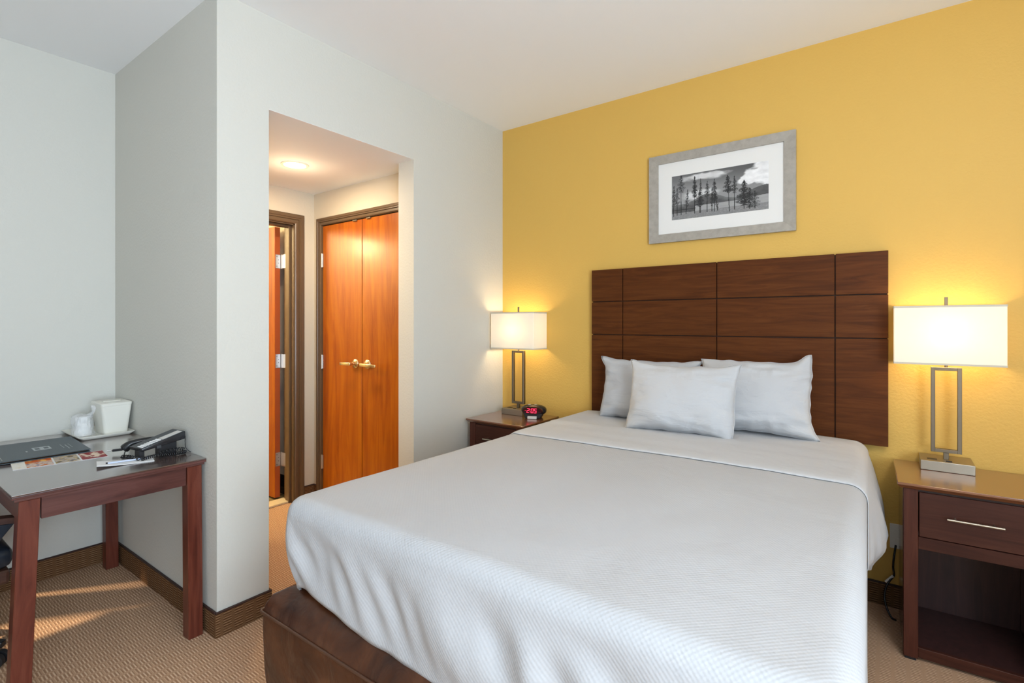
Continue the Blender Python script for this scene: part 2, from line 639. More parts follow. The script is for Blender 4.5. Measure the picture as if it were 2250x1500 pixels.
# added low opening, unseen, with panels shaped to let two sun streaks through
w3 = struct('sun_opening', MB().box((XL - 0.10, NY0, NZ0), (XL - 0.094, NY1, NZ1)), M['glass'])
for a, b, c, d in ((NY1, -2.545, NZ0, NZ1), (-2.665, -3.03, NZ0, NZ1), (-3.34, NY0, NZ0, NZ1), (-2.545, -2.665, 0.62, NZ1), (-3.03, -3.34, NZ0, 0.50)):
    MB().box((XL - 0.06, min(a, b), c), (XL - 0.045, max(a, b), d)).build('sun_blocker', M['sun_blocker'], w3)

# hall behind the opening
struct('ceiling_hall', MB().box((XL, OY0, OH + 0.0012), (-0.135, 0.0, OH + 0.06)).box((XL, OY0, OH), (-0.0006, OY1, OH + 0.0012)).box((XL, OY1, OH), (-0.135, 0.0, OH + 0.0012)), M['ceiling'])
HC = -0.742
wc = MB()
CX0, CX1, CZ = -1.145, -0.19, 2.068
wc.box((XL, HC, 0), (CX0, HC + 0.1, OH))
wc.box((CX1, HC, 0), (-0.135, HC + 0.1, OH))
wc.box((CX0, HC, CZ), (CX1, HC + 0.1, OH))
struct('wall_closet', wc, M['hallwall'])
struct('wall_closet_inside', MB().box((-1.37, -0.05, 0), (-0.135, 0.0, OH)), M['hallwall'])
wh = MB()
DY0, DY1, DZ = -1.66, -0.897, 2.066
wh.box((XL - 0.125, -1.80, 0), (XL, DY0, OH))
wh.box((XL - 0.125, DY1, 0), (XL, 0.0, OH))
wh.box((XL - 0.125, DY0, DZ), (XL, DY1, OH + 0.06))
struct('wall_hall', wh, M['hallwall'])
# bathroom behind the open door
struct('wall_bathroom_right', MB().box((-3.0, -0.835, 0.0), (-1.37, -0.74, 2.45)), M['hallwall'])
struct('wall_bathroom_back', MB().box((-3.1, -2.6, 0.0), (-3.0, -0.74, 2.45)), M['hallwall'])
struct('wall_bathroom_left', MB().box((-3.1, -2.7, 0.0), (-1.37, -2.6, 2.45)), M['hallwall'])
struct('ceiling_bathroom', MB().box((-3.1, -2.7, 2.45), (-1.37, -0.74, 2.5)), M['ceiling'])
bf = struct('floor_bathroom', MB().box((-3.1, -2.7, -0.1), (-1.37, -0.74, 0.004)), M['tile'])
struct('trim_bathroom', MB().box((-3.0, -0.845, 0.004), (-1.375, -0.835, 0.15), 0.002), M['black'])
struct('trim_threshold', MB().box((-1.40, DY0, 0.0), (-1.29, DY1, 0.014), 0.004), M['marble'])

# baseboards of carpet with a dark cap
def baseboard(name, a, b, nrm):
    """strip from a to b (xy) standing proud of the wall towards nrm"""
    a, b, nrm = Vector((*a, 0)), Vector((*b, 0)), Vector((*nrm, 0))
    t = 0.009
    lo = Vector((min(a.x, b.x, a.x + nrm.x * t, b.x + nrm.x * t), min(a.y, b.y, a.y + nrm.y * t, b.y + nrm.y * t), 0.0))
    hi = Vector((max(a.x, b.x, a.x + nrm.x * t, b.x + nrm.x * t), max(a.y, b.y, a.y + nrm.y * t, b.y + nrm.y * t), 0.100))
    o = struct(name, MB().box(lo, hi), M['carpetbase'])
    t = 0.011
    lo = Vector((min(a.x, b.x, a.x + nrm.x * t, b.x + nrm.x * t), min(a.y, b.y, a.y + nrm.y * t, b.y + nrm.y * t), 0.100))
    hi = Vector((max(a.x, b.x, a.x + nrm.x * t, b.x + nrm.x * t), max(a.y, b.y, a.y + nrm.y * t, b.y + nrm.y * t), 0.108))
    c = MB().box(lo, hi, 0.002, 1).build('cap', M['cap'], o)
    c['label'] = 'thin dark cap strip'
    return o


baseboard('baseboard_niche_left', (XL, YF), (XL, -1.99), (1, 0))
baseboard('baseboard_niche', (XL + 0.011, -1.99), (0.0, -1.99), (0, -1))
baseboard('baseboard_pillar', (0, -1.999), (0, OY0), (1, 0))
baseboard('baseboard_pillar_side', (-1.24, OY0), (0.011, OY0), (0, 1))
baseboard('baseboard_pier_side', (-0.135, OY1), (0.0, OY1), (0, -1))
baseboard('baseboard_pier', (0, OY1 - 0.009), (0, -0.011), (1, 0))
baseboard('baseboard_back', (0.0, 0), (XR, 0), (0, -1))
baseboard('baseboard_hall', (XL, -0.832), (XL, HC), (1, 0))
baseboard('baseboard_closet', (XL + 0.011, HC), (-1.196, HC), (0, -1))

# ---- door casings: stepped profile, mitred round the opening
def casing(mb, p_in, p_out, steps, place):
    """U-shaped moulding; steps = (t across 0 inner..1 outer, depth)"""
    (u0, u1, w) = p_in          # inner left, inner right, inner top
    wd = p_out                  # width of the moulding
    vs, fs = [], []
    for t, d in steps:
        q = t * wd
        vs += [place(u0 - q, 0.0, d), place(u0 - q, w + q, d), place(u1 + q, w + q, d), place(u1 + q, 0.0, d)]
    for i in range(len(steps) - 1):
        for k in range(3):
            a = i * 4 + k
            fs.append([a, a + 1, a + 5, a + 4])
    mb.add(vs, fs)


PROF = [(0, 0.0), (0, 0.010), (0.10, 0.014), (0.28, 0.014), (0.30, 0.009), (0.42, 0.009), (0.46, 0.016), (0.62, 0.016), (0.66, 0.020), (0.90, 0.022), (1.0, 0.018), (1.0, 0.0)]
# closet casing
cs = MB()
casing(cs, (CX0 + 0.008, CX1 - 0.008, CZ - 0.006), 0.052, PROF, lambda u, w, d: (u, HC - d, w))
# inner frame of the closet
cs.box((CX0, HC + 0.0, 0), (CX0 + 0.010, HC + 0.09, CZ))
cs.box((CX1 - 0.010, HC + 0.0, 0), (CX1, HC + 0.09, CZ))
cs.box((CX0, HC + 0.0, CZ - 0.008), (CX1, HC + 0.09, CZ))
struct('trim_closet_door', cs, M['trim'])
# bathroom casing + jamb with stop
cs = MB()
casing(cs, (DY0 + 0.006, DY1 - 0.006, DZ - 0.004), 0.070, PROF, lambda u, w, d: (XL + d, u, w))
cs.box((XL - 0.125, DY1 - 0.012, 0), (XL, DY1, DZ))
cs.box((XL - 0.125, DY0, 0), (XL, DY0 + 0.012, DZ))
cs.box((XL - 0.125, DY0, DZ - 0.012), (XL, DY1, DZ))
cs.box((XL - 0.085, DY1 - 0.028, 0), (XL - 0.035, DY1 - 0.012, DZ - 0.012), 0.002, 1)
cs.box((XL - 0.085, DY0 + 0.012, 0), (XL - 0.035, DY0 + 0.028, DZ - 0.012), 0.002, 1)
cs.box((XL - 0.085, DY0 + 0.028, DZ - 0.028), (XL - 0.035, DY1 - 0.028, DZ - 0.012), 0.002, 1)
struct('trim_bathroom_door', cs, M['trim'])

# ---- doors
def hinge_closet(parent, z, x, side):
    hb = MB()
    hb.box((x - 0.013, HC - 0.004, z - 0.05), (x - 0.001, HC - 0.001, z + 0.05))
    hb.box((x + 0.001, HC - 0.004, z - 0.05), (x + 0.012, HC - 0.001, z + 0.05))
    hb.cyl((x, HC - 0.007, z - 0.052), (x, HC - 0.007, z + 0.052), 0.005, seg=12)
    hb.build('hinge', M['steel'], parent)


def lever(parent, x, z, s, ln=0.105):
    """round rose with a flat lever pointing to s"""
    y = HC - 0.0
    a = MB()
    a.lathe((x, y, z), [(0.033, 0), (0.033, -0.006), (0.030, -0.010), (0.014, -0.013), (0.012, -0.030)], 32, 'Y')
    a.cyl((x, y - 0.03, z), (x, y - 0.058, z), 0.011, seg=20)
    a.hexa([(x - s * 0.014, y - 0.064, z - 0.012), (x + s * ln, y - 0.062, z - 0.013), (x + s * ln, y - 0.052, z - 0.013), (x - s * 0.014, y - 0.046, z - 0.012),
            (x - s * 0.014, y - 0.064, z + 0.010), (x + s * ln, y - 0.062, z + 0.007), (x + s * ln, y - 0.052, z + 0.007), (x - s * 0.014, y - 0.046, z + 0.010)], 0.003)
    o = a.build('door_handle', M['brass'], parent)
    return o


mid = -0.667
d1 = struct('door_1', MB().box((CX0 + 0.013, HC + 0.002, 0.012), (mid - 0.003, HC + 0.04, CZ - 0.012), 0.002, 1), M['door'])
d2 = struct('door_2', MB().box((mid + 0.003, HC + 0.002, 0.012), (CX1 - 0.013, HC + 0.04, CZ - 0.012), 0.002, 1), M['door'])
for z in (1.80, 1.042, 0.293):
    hinge_closet(d1, z, CX0 + 0.012, 1)
    hinge_closet(d2, z, CX1 - 0.012, -1)
lever(d1, -0.733, 1.047, -1)
lever(d2, -0.600, 1.047, 1, 0.150)
for dd, x in ((d1, -0.74), (d2, -0.59)):
    MB().box((x - 0.022, HC - 0.010, CZ - 0.020), (x + 0.022, HC + 0.002, CZ - 0.010), 0.002, 1).build('catch', M['nickel'], dd)
# bathroom door standing open at 90 degrees
BX = XL - 0.145
d3 = struct('door_3', MB().box((BX - 0.75, -0.957, 0.018), (BX - 0.03, -0.915, DZ - 0.012), 0.002, 1), M['door'])
MB().box((BX - 0.030, -0.956, 0.019), (BX - 0.028, -0.916, DZ - 0.013)).build('edge_strip', M['dooredge'], d3)
for z in (1.795, 1.045, 0.305):
    hb = MB()
    hb.box((BX - 0.028, -0.952, z - 0.051), (BX - 0.0255, -0.916, z + 0.051))
    hb.cyl((BX - 0.018, -0.908, z - 0.053), (BX - 0.018, -0.908, z + 0.053), 0.006, seg=12)
    hb.box((BX - 0.026, -0.914, z - 0.051), (BX - 0.020, -0.9105, z + 0.051))
    hb.box((BX - 0.018, -0.9125, z - 0.051), (BX + 0.042, -0.9095, z + 0.051))
    hg = hb.build('hinge', M['steel'], d3)
    sc = MB()
    for dz in (-0.036, -0.012, 0.012, 0.036):
        yy = -0.942 if dz in (-0.036, 0.036) else -0.93
        sc.cyl((BX - 0.0256, yy, z + dz), (BX - 0.0246, yy, z + dz), 0.003, seg=8)
    sc.build('screw', M['screw'], hg)
tg = MB().box((XL - 0.10, -0.9125, 0.86), (XL - 0.075, -0.9095, 0.955))
o = tg.build('sticker', mat('blue_tape', (0.02, 0.35, 0.62), 0.5), d3)
o['label'] = 'small blue sticker on the jamb'

# ---- recessed downlight
t = thing('recessed_downlight', 'round lit recessed downlight in the hall ceiling', 'light', (-0.668, -1.24, OH))
rg = MB()
rg.lathe((-0.668, -1.24, OH - 0.006), [(0.064, 0.006), (0.082, 0.006), (0.080, 0.001), (0.066, 0.0), (0.063, 0.004)], 48)
rg.f = [f for f in rg.f if len(f) == 4]
rg.build('trim_ring', M['white_plastic'], t)
MB().cyl((-0.668, -1.24, OH - 0.003), (-0.668, -1.24, OH - 0.0005), 0.0635, seg=40).build('lens', M['downlight'], t)
lamp('downlight_beam', 'AREA', (-0.668, -1.24, OH - 0.012), HALL * 1.05, (1.0, 0.78, 0.50), 0.12, parent=t)
lamp('downlight_glow', 'POINT', (-0.668, -1.24, OH - 0.16), HALL * 0.17, (1.0, 0.74, 0.46), 0.06, parent=t)
lamp('bathroom_light', 'POINT', (-2.5, -2.2, 2.2), BATH, (1.0, 0.78, 0.42), 0.12)
# unseen ceiling fixture, added to brighten bed and ceiling
t = thing('ceiling_fill_light', 'added round flush fill light on the ceiling, unseen, right of the bed', 'light', (2.95, -2.15, H))
MB().lathe((2.95, -2.15, H - 0.10), [(0.05, 0), (0.15, 0.02), (0.19, 0.06), (0.20, 0.10)], 40).build('diffuser', M['fill_lens'], t)
MB().lathe((2.95, -2.15, H - 0.014), [(0.205, 0), (0.215, 0.004), (0.215, 0.014)], 40).build('rim', M['nickel'], t)
lamp('ceiling_fill', 'POINT', (2.95, -2.15, H - 0.40), CEIL_FILL, (0.96, 0.97, 1.0), 0.2, parent=t)

# ------------------------------------------------------------------ headboard
t = thing('headboard', 'wide dark brown panelled headboard mounted on the mustard wall', 'headboard', (1.52, -0.02, 0.755))
HX = [0.753, 0.966, 1.523, 2.078, 2.288]
HZ = [0.755, 1.258, 1.466, 1.668]
MB().box((HX[0] + 0.003, -0.030, HZ[0] + 0.003), (HX[-1] - 0.003, -0.003, HZ[-1] - 0.003)).build('backing_board', M['groove'], t)
for i in range(4):
    for j in range(3):
        g = 0.0026
        a = (HX[i] + (g if i else 0), -0.044, HZ[j] + (g if j else 0))
        b = (HX[i + 1] - (g if i < 3 else 0), -0.030, HZ[j + 1] - (g if j < 2 else 0))
        MB().box(a, b, 0.0015, 1).build('panel', M['headboard'], t)

# ------------------------------------------------------------------ bed
t = thing('box_spring', 'box spring wrapped in brown faux leather under the white bed', 'bed base', (1.45, -1.1, 0))
bx0, bx1, by0, by1 = 0.64, 2.16, -2.136, -0.08


def ring(inset, z, n=26, r=0.012, wob=0.0, seed=0.0):
    x0, x1, y0, y1 = bx0 + inset, bx1 - inset, by0 + inset, by1 - inset
    out = []
    corners = [(x0, y0, PI), (x1, y0, 1.5 * PI), (x1, y1, 0.0), (x0, y1, 0.5 * PI)]
    for ci, (cx, cy, a0) in enumerate(corners):
        rr = max(r, 0.004)
        ox = cx + (rr if cx == x0 else -rr)
        oy = cy + (rr if cy == y0 else -rr)
        for k in range(5):
            a = a0 + k / 4 * PI / 2
            out.append((ox + rr * math.cos(a), oy + rr * math.sin(a)))
        nx_, ny_, _ = corners[(ci + 1) % 4]
        oxn = nx_ + (rr if nx_ == x0 else -rr)
        oyn = ny_ + (rr if ny_ == y0 else -rr)
        p = Vector(out[-1])
        a1 = a0 + PI / 2
        q = Vector((oxn + rr * math.cos(a1), oyn + rr * math.sin(a1)))
        for k in range(1, n):
            out.append(tuple(p.lerp(q, k / n)))
    res = []
    cxm, cym = (bx0 + bx1) / 2, (by0 + by1) / 2
    for x, y in out:
        w = wob * (noise.noise(Vector((x * 6, y * 6, seed))) + 0.5 * noise.noise(Vector((x * 17, y * 17, seed + 3))))
        d = Vector((x - cxm, y - cym)).normalized()
        res.append((x + d.x * w, y + d.y * w, z + 0.25 * w))
    return res


rings = [ring(0.020, 0.0, wob=0.012, seed=1), ring(0.014, 0.10, wob=0.014, seed=1), ring(0.010, 0.20, wob=0.012, seed=1.3), ring(0.006, 0.30, wob=0.008, seed=1.3),
         ring(0.001, 0.378, wob=0.003, seed=2), ring(0.003, 0.392, wob=0.002, seed=2)]
body = MB()
nn = len(rings[0])


def loft(mb, rings, cap=False):
    vs = [p for r in rings for p in r]
    fs = []
    n_ = len(rings[0])
    for j in range(len(rings) - 1):
        for i in range(n_):
            k = (i + 1) % n_
            fs.append([j * n_ + i, j * n_ + k, (j + 1) * n_ + k, (j + 1) * n_ + i])
    if cap:
        fs.append([(len(rings) - 1) * n_ + i for i in range(n_)])
    mb.add(vs, fs)


loft(body, rings)
body.build('skirt', M['leather'], t, angle=60)
top = MB()
tr_ = [ring(0.002, 0.394, wob=0.002, seed=2), ring(0.010, 0.414, wob=0.008, seed=5), ring(0.028, 0.440, wob=0.014, seed=5), ring(0.055, 0.462, wob=0.012, seed=5.5), ring(0.10, 0.474, wob=0.004, seed=6)]
loft(top, tr_, True)
top.build('top_cover', M['leather'], t, angle=60)
MB().tube(ring(-0.001, 0.393), 0.0045, 8, True).build('piping', M['piping'], t)
ZT = 0.760
# mattress
t = thing('mattress', 'thick mattress under the white coverlet on the leather base', 'mattress', (1.45, -1.05, 0.475))
MB().box((0.735, -2.055, 0.477), (2.165, -0.06, ZT - 0.018), 0.05, 5).build('mattress_body', M['linen'], t)

# cloth that lies on the mattress and hangs over its sides
def smooth(x, a, b):
    q = min(1, max(0, (x - a) / (b - a)))
    return q * q * (3 - 2 * q)


def drape(name, material, x0, x1f, y0, y1, zt, R, rf, hem, flare, crown, ntop=26, nside=14, ds=0.022, foot=True, parent=None, wr=0.004):
    """x1f: function y -> right edge; hem(s-dict) -> z of hem"""
    per = []  # (px,py,nx,ny,tagu)
    xr = x1f(y1)

    def seg(p, q, nrm, kind):
        d = (Vector(q) - Vector(p)).length
        k = max(2, int(d / ds))
        for i in range(k):
            f = i / k
            pt = Vector(p).lerp(Vector(q), f)
            per.append((pt.x, pt.y, nrm[0], nrm[1], kind))

    def arc(cx, cy, a0, kind):
        k = 9
        for i in range(k):
            a = a0 + PI / 2 * i / k
            per.append((cx + R * math.cos(a), cy + R * math.sin(a), math.cos(a), math.sin(a), kind))
    if foot:
        k = int((y1 - y0 - R) / ds)
        for i in range(k):
            per.append((x0, y1 - (y1 - y0 - R) * i / k, -1, 0, 'L'))
        arc(x0 + R, y0 + R, PI, 'LC')
        xf = x1f(y0)
        seg((x0 + R, y0), (xf - R, y0), (0, -1), 'F')
        arc(xf - R, y0 + R, 1.5 * PI, 'RC')
        k = int((y1 - y0 - R) / ds)
        for i in range(k + 1):
            y = y0 + R + (y1 - y0 - R) * i / k
            per.append((x1f(y), y, 1, 0, 'R'))
    mb = MB()
    vs, uv = [], []
    xc = (x0 + x1f(y1)) / 2
    hw = (x1f(y1) - x0) / 2
    rows = ntop + 1 + 6 + nside
    for (px, py, nx, ny, kind) in per:
        hz = hem(px, py, kind)
        cx, cy = xc, min(max(py, y0 + hw * 0.55), y1)
        ix, iy = px - nx * rf, py - ny * rf
        for i in range(ntop + 1):
            f = i / ntop
            f = 1 - (1 - f) ** 1.15
            x, y = cx + (ix - cx) * f, cy + (iy - cy) * f
            z = zt + crown(x, y) + top_wave(x, y)
            vs.append((x, y, z))
            uv.append((x, y))
        ze = vs[-1][2]
        for i in range(1, 7):
            a = PI / 2 * i / 6
            o = rf * math.sin(a)
            fl = flare(px, py, kind, 0.0)
            x, y = ix + nx * (o + fl * math.sin(a)), iy + ny * (o + fl * math.sin(a))
            vs.append((x, y, ze - rf * (1 - math.cos(a))))
            uv.append((ix + nx * rf * a, iy + ny * rf * a))
        zz = ze - rf
        for i in range(1, nside + 1):
            f = i / nside
            z = zz + (hz - zz) * f
            o = rf + flare(px, py, kind, f)
            vs.append((ix + nx * o, iy + ny * o, z))
            dd = rf * PI / 2 + (zz - z)
            uv.append((ix + nx * dd, iy + ny * dd))
    npr = len(per)
    fs = []
    for j in range(npr - 1):
        for i in range(rows - 1):
            a = j * rows + i
            fs.append([a, a + 1, a + rows + 1, a + rows])
    mb.add(vs, fs, uv)
    o = mb.build(name, material, parent, angle=180)
    bm = bmesh.new()
    bm.from_mesh(o.data)
    bmesh.ops.remove_doubles(bm, verts=bm.verts, dist=0.0008)
    bm.to_mesh(o.data)
    bm.free()
    so = o.modifiers.new('thick', 'SOLIDIFY')
    so.thickness = 0.006
    so.offset = -1
    return o


def top_wave(x, y):
    return 0.004 * (noise.noise(Vector((x * 3.2, y * 2.6, 7))) + 0.35 * noise.noise(Vector((x * 9, y * 7, 2))))


def crown(x, y):
    return 0.012 * (1 - ((x - 1.45) / 0.78) ** 2)


def cov_flare(px, py, kind, f):
    s = px * 1.0 + py * 1.0
    q = px - 0.13 * f
    n1 = noise.noise(Vector((q * 4.6, py * 4.0, 1.5 + f * 0.5)))
    n2 = noise.noise(Vector((q * 12.0, py * 11.0, 4.5 + f * 0.9)))
    if kind == 'F':
        d = px - 0.69
        k = 0.034 * n1 + 0.024 * n2 * smooth(f, 0.0, 0.4)
        lean = -0.020 * math.exp(-((d - 0.10) / 0.09) ** 2) * f
        a = smooth(px, 1.30, 1.8)
        return k * (0.18 + 0.95 * math.sin(PI * min(1.0, f * 1.05)) ** 0.8) + lean + 0.010 * math.sin(f * PI) + a * 0.0
    if kind == 'LC':
        return -0.035 * f * f + 0.012 * math.sin(f * PI) + 0.008 * n1 * f
    if kind == 'L':
        w = smooth(py, -2.05, -1.7)
        return (-0.050 * f * f) * (1 - w) + 0.012 * n1 * f + 0.01 * math.sin(f * PI)
    if kind == 'RC':
        return 0.006 * f
    return (0.010 * n1 + 0.006 * n2) * f * (1 - smooth(py, -1.2, -0.95))


def cov_hem(px, py, kind):
    if kind == 'F':
        base = 0.485 - 0.036 * smooth(px, 0.95, 1.2) + 0.006 * math.sin(px * 17)
        base -= 0.015 * math.exp(-((px - 0.72) / 0.05) ** 2)
        return base - 0.40 * smooth(px, 2.03, 2.2)
    if kind == 'LC':
        return 0.458
    if kind == 'L':
        return 0.458 - 0.14 * smooth(py, -2.05, -1.75)
    return 0.05


cover_root = thing('coverlet', 'white waffle-weave coverlet spread over the bed, hanging at the foot', 'coverlet', (1.45, -1.3, 0.76))
drape('coverlet_cloth', M['waffle'], 0.688, lambda y: 2.222 + (-0.5 - y) * 0.026, -2.100, -0.62, ZT, 0.07, 0.055, cov_hem, cov_flare, crown, parent=cover_root, ntop=30, nside=20, ds=0.016)

# top sheet folded back over the coverlet near the pillows: profile swept along y
def sheet_profile(y):
    """list of points (x,z) from left hem over the top to right hem"""
    pts = []
    x0 = 0.685
    x1 = 2.2228 + 0.0012 * smooth(y, -0.864, -0.83) + (-0.5 - y) * 0.026
    w = smooth(y, -0.86, -0.80)
    e = 0.30 + 0.70 * smooth(y, -0.864, -0.825)
    zt = ZT + 0.0062 * e + 0.003 * w
    hemR = 0.40 - 0.05 * smooth(y, -0.75, -0.45) + 0.02 * noise.noise(Vector((y * 9, 3, 1)))
    hemL = 0.42
    rf = 0.055
    nS = 16
    for i in range(nS):
        f = 1 - i / nS
        z = (zt - rf) + (hemL - (zt - rf)) * f
        pts.append((x0 - 0.012 * math.sin(f * 2.5) + 0.012 * f * noise.noise(Vector((y * 6, z * 3, 5))), z))
    for i in range(8):
        a = PI / 2 * i / 8
        pts.append((x0 + rf * (1 - math.cos(a)), zt - rf * (1 - math.sin(a))))
    nt_ = 60
    for i in range(nt_ + 1):
        x = x0 + rf + (x1 - x0 - 2 * rf) * i / nt_
        fold = 0.002 * math.exp(-((y + 0.842) / 0.016) ** 2)
        z = zt + crown(x, y) + fold + top_wave(x, y)
        z += 0.006 * noise.noise(Vector((x * 1.2 + y * 2, y * 9, 8))) * smooth(y, -0.86, -0.7)
        pts.append((x, z))
    bulge = 0.055 * smooth(y, -0.86, -0.50)
    for i in range(1, 9):
        a = PI / 2 * i / 8
        pts.append((x1 - rf + rf * math.sin(a), zt - rf * (1 - math.cos(a)) + crown(x1 - rf, y) * (1 - i / 8)))
    nS = 22
    for i in range(1, nS + 1):
        f = i / nS
        z = (zt - rf) + (hemR - (zt - rf)) * f
        b = bulge * math.sin(min(1, f / 0.72) * PI / 2) - 0.045 * smooth(f, 0.72, 1.0)
        b += f * smooth(y, -0.87, -0.76) * (0.020 * noise.noise(Vector((y * 12, f * 1.5, 9))) + 0.010 * noise.noise(Vector((y * 30, f * 2, 4))))
        pts.append((x1 + b, z))
    return pts


st = thing('top_sheet', 'smooth white sheet folded back across the bed below the pillows', 'sheet', (1.45, -0.5, 0.77))
mb = MB()
ys = [-0.862 + i * 0.0165 for i in range(49)]
vs, fs = [], []
for yi, y in enumerate(ys):
    pr = sheet_profile(y)
    for (x, z) in pr:
        # the fold line bows slightly towards the foot in the middle
        yy = y - 0.028 * math.exp(-((x - 1.15) / 0.35) ** 2) * (1 - smooth(y, -0.862, -0.5)) + 0.02 * (1 - smooth(y, -0.862, -0.5)) * smooth(x, 1.6, 2.2)
        vs.append((x, yy, z))
npf = len(pr)
for j in range(len(ys) - 1):
    for i in range(npf - 1):
        a = j * npf + i
        fs.append([a + 1, a, a + npf, a + npf + 1])
mb.add(vs, fs)
o = mb.build('sheet_cloth', M['linen'], st, angle=180)
so = o.modifiers.new('thick', 'SOLIDIFY')
so.thickness = 0.0016
so.offset = -1

# ------------------------------------------------------------------ pillows
def pillow(name, label, w, h, thick, M4, ears, seed, wrinkle=0.008):
    """w along local x, h along local z, thickness along local y; M4 places it.
    ears: extra pull of the corners (tl, tr, bl, br)"""
    t = thing(name, label, 'pillow', M4.translation.copy())
    n = 44
    mb = MB()
    idx = {}
    vs, fs = [], []
    for side in (1, -1):
        for j in range(n + 1):
            for i in range(n + 1):
                u, v = 2 * i / n - 1, 2 * j / n - 1
                # corners are pulled out, edges drawn in
                eu = 1 - 0.055 * (1 - abs(v) ** 2.2) * 1.0
                ev = 1 - 0.060 * (1 - abs(u) ** 2.2) * 1.0
                x = u * w / 2 * eu
                z = v * h / 2 * ev
                for (cu, cv, e) in ((-1, 1, ears[0]), (1, 1, ears[1]), (-1, -1, ears[2]), (1, -1, ears[3])):
                    d = math.hypot((u - cu), (v - cv))
                    k = math.exp(-(d / 0.22) ** 2)
                    x += e[0] * k
                    z += e[1] * k
                prof = max(0.0, (1 - abs(u) ** 2.6)) ** 0.55 * max(0.0, (1 - abs(v) ** 2.6)) ** 0.55
                sag = 1.0 + 0.30 * (-v)
                y = -side * thick / 2 * prof * sag
                nz = noise.noise(Vector((u * 1.6 + seed, v * 1.6, seed * 2)))
                # creases that run in from the corners and the seams
                r_ = noise.noise(Vector((u * 2.2 + seed * 3, v * 6.5, seed)))
                r2 = noise.noise(Vector((u * 7.0, v * 2.0 + seed, seed + 5)))
                edge = smooth(max(abs(u), abs(v)), 0.35, 0.95) * (1 - smooth(max(abs(u), abs(v)), 0.97, 1.0))
                y += -side * (nz * 0.010 + (r_ + 0.7 * r2) * wrinkle * edge) * (0.3 + prof)
                x += 0.006 * noise.noise(Vector((v * 5, seed, 1))) * abs(u) ** 4
                z += 0.006 * noise.noise(Vector((u * 5, seed, 2))) * abs(v) ** 4
                key = (side, i, j)
                if side == -1 and (i in (0, n) or j in (0, n)):
                    idx[key] = idx[(1, i, j)]
                    continue
                idx[key] = len(vs)
                vs.append(M4 @ Vector((x, y, z)))
    for side in (1, -1):
        for j in range(n):
            for i in range(n):
                q = [idx[(side, i, j)], idx[(side, i + 1, j)], idx[(side, i + 1, j + 1)], idx[(side, i, j + 1)]]
                fs.append(q if side == 1 else q[::-1])
    mb.add(vs, fs)
    mb.build('pillow_case', M['pillow_linen'], t, angle=180)
    # seam round the edge
    loop = [vs[idx[(1, i, 0)]] for i in range(n)] + [vs[idx[(1, n, j)]] for j in range(n)] + \
           [vs[idx[(1, n - i, n)]] for i in range(n)] + [vs[idx[(1, 0, n - j)]] for j in range(n)]
    MB().tube(loop, 0.0013, 6, True).build('seam', M['linen'], t)
    return t


def place(x, y, z, rz, rx, ry=0.0):
    return Matrix.Translation((x, y, z)) @ Matrix.Rotation(rz, 4, 'Z') @ Matrix.Rotation(rx, 4, 'X') @ Matrix.Rotation(ry, 4, 'Y')


R_ = math.radians
pillow('pillow', 'left white pillow against the headboard, half hidden by the front one', 0.55, 0.35, 0.16,
       place(1.168, -0.175, 0.948, 0, R_(-14)), ((-0.030, 0.010), (0.03, 0.006), (0, -0.01), (0, -0.01)), 1.3, 0.018)
pillow('pillow', 'right white pillow against the headboard, its corner pointing up', 0.52, 0.37, 0.17,
       place(1.742, -0.185, 0.962, R_(2), R_(-14)), ((-0.01, -0.005), (-0.012, 0.034), (0, -0.008), (0.03, -0.01)), 4.7, 0.018)
pillow('pillow', 'white pillow leaning in front of the other two', 0.55, 0.355, 0.17,
       place(1.432, -0.380, 0.946, R_(3), R_(-17)), ((-0.006, 0.016), (0.010, 0.014), (0, -0.008), (-0.02, -0.016)), 8.1, 0.014)

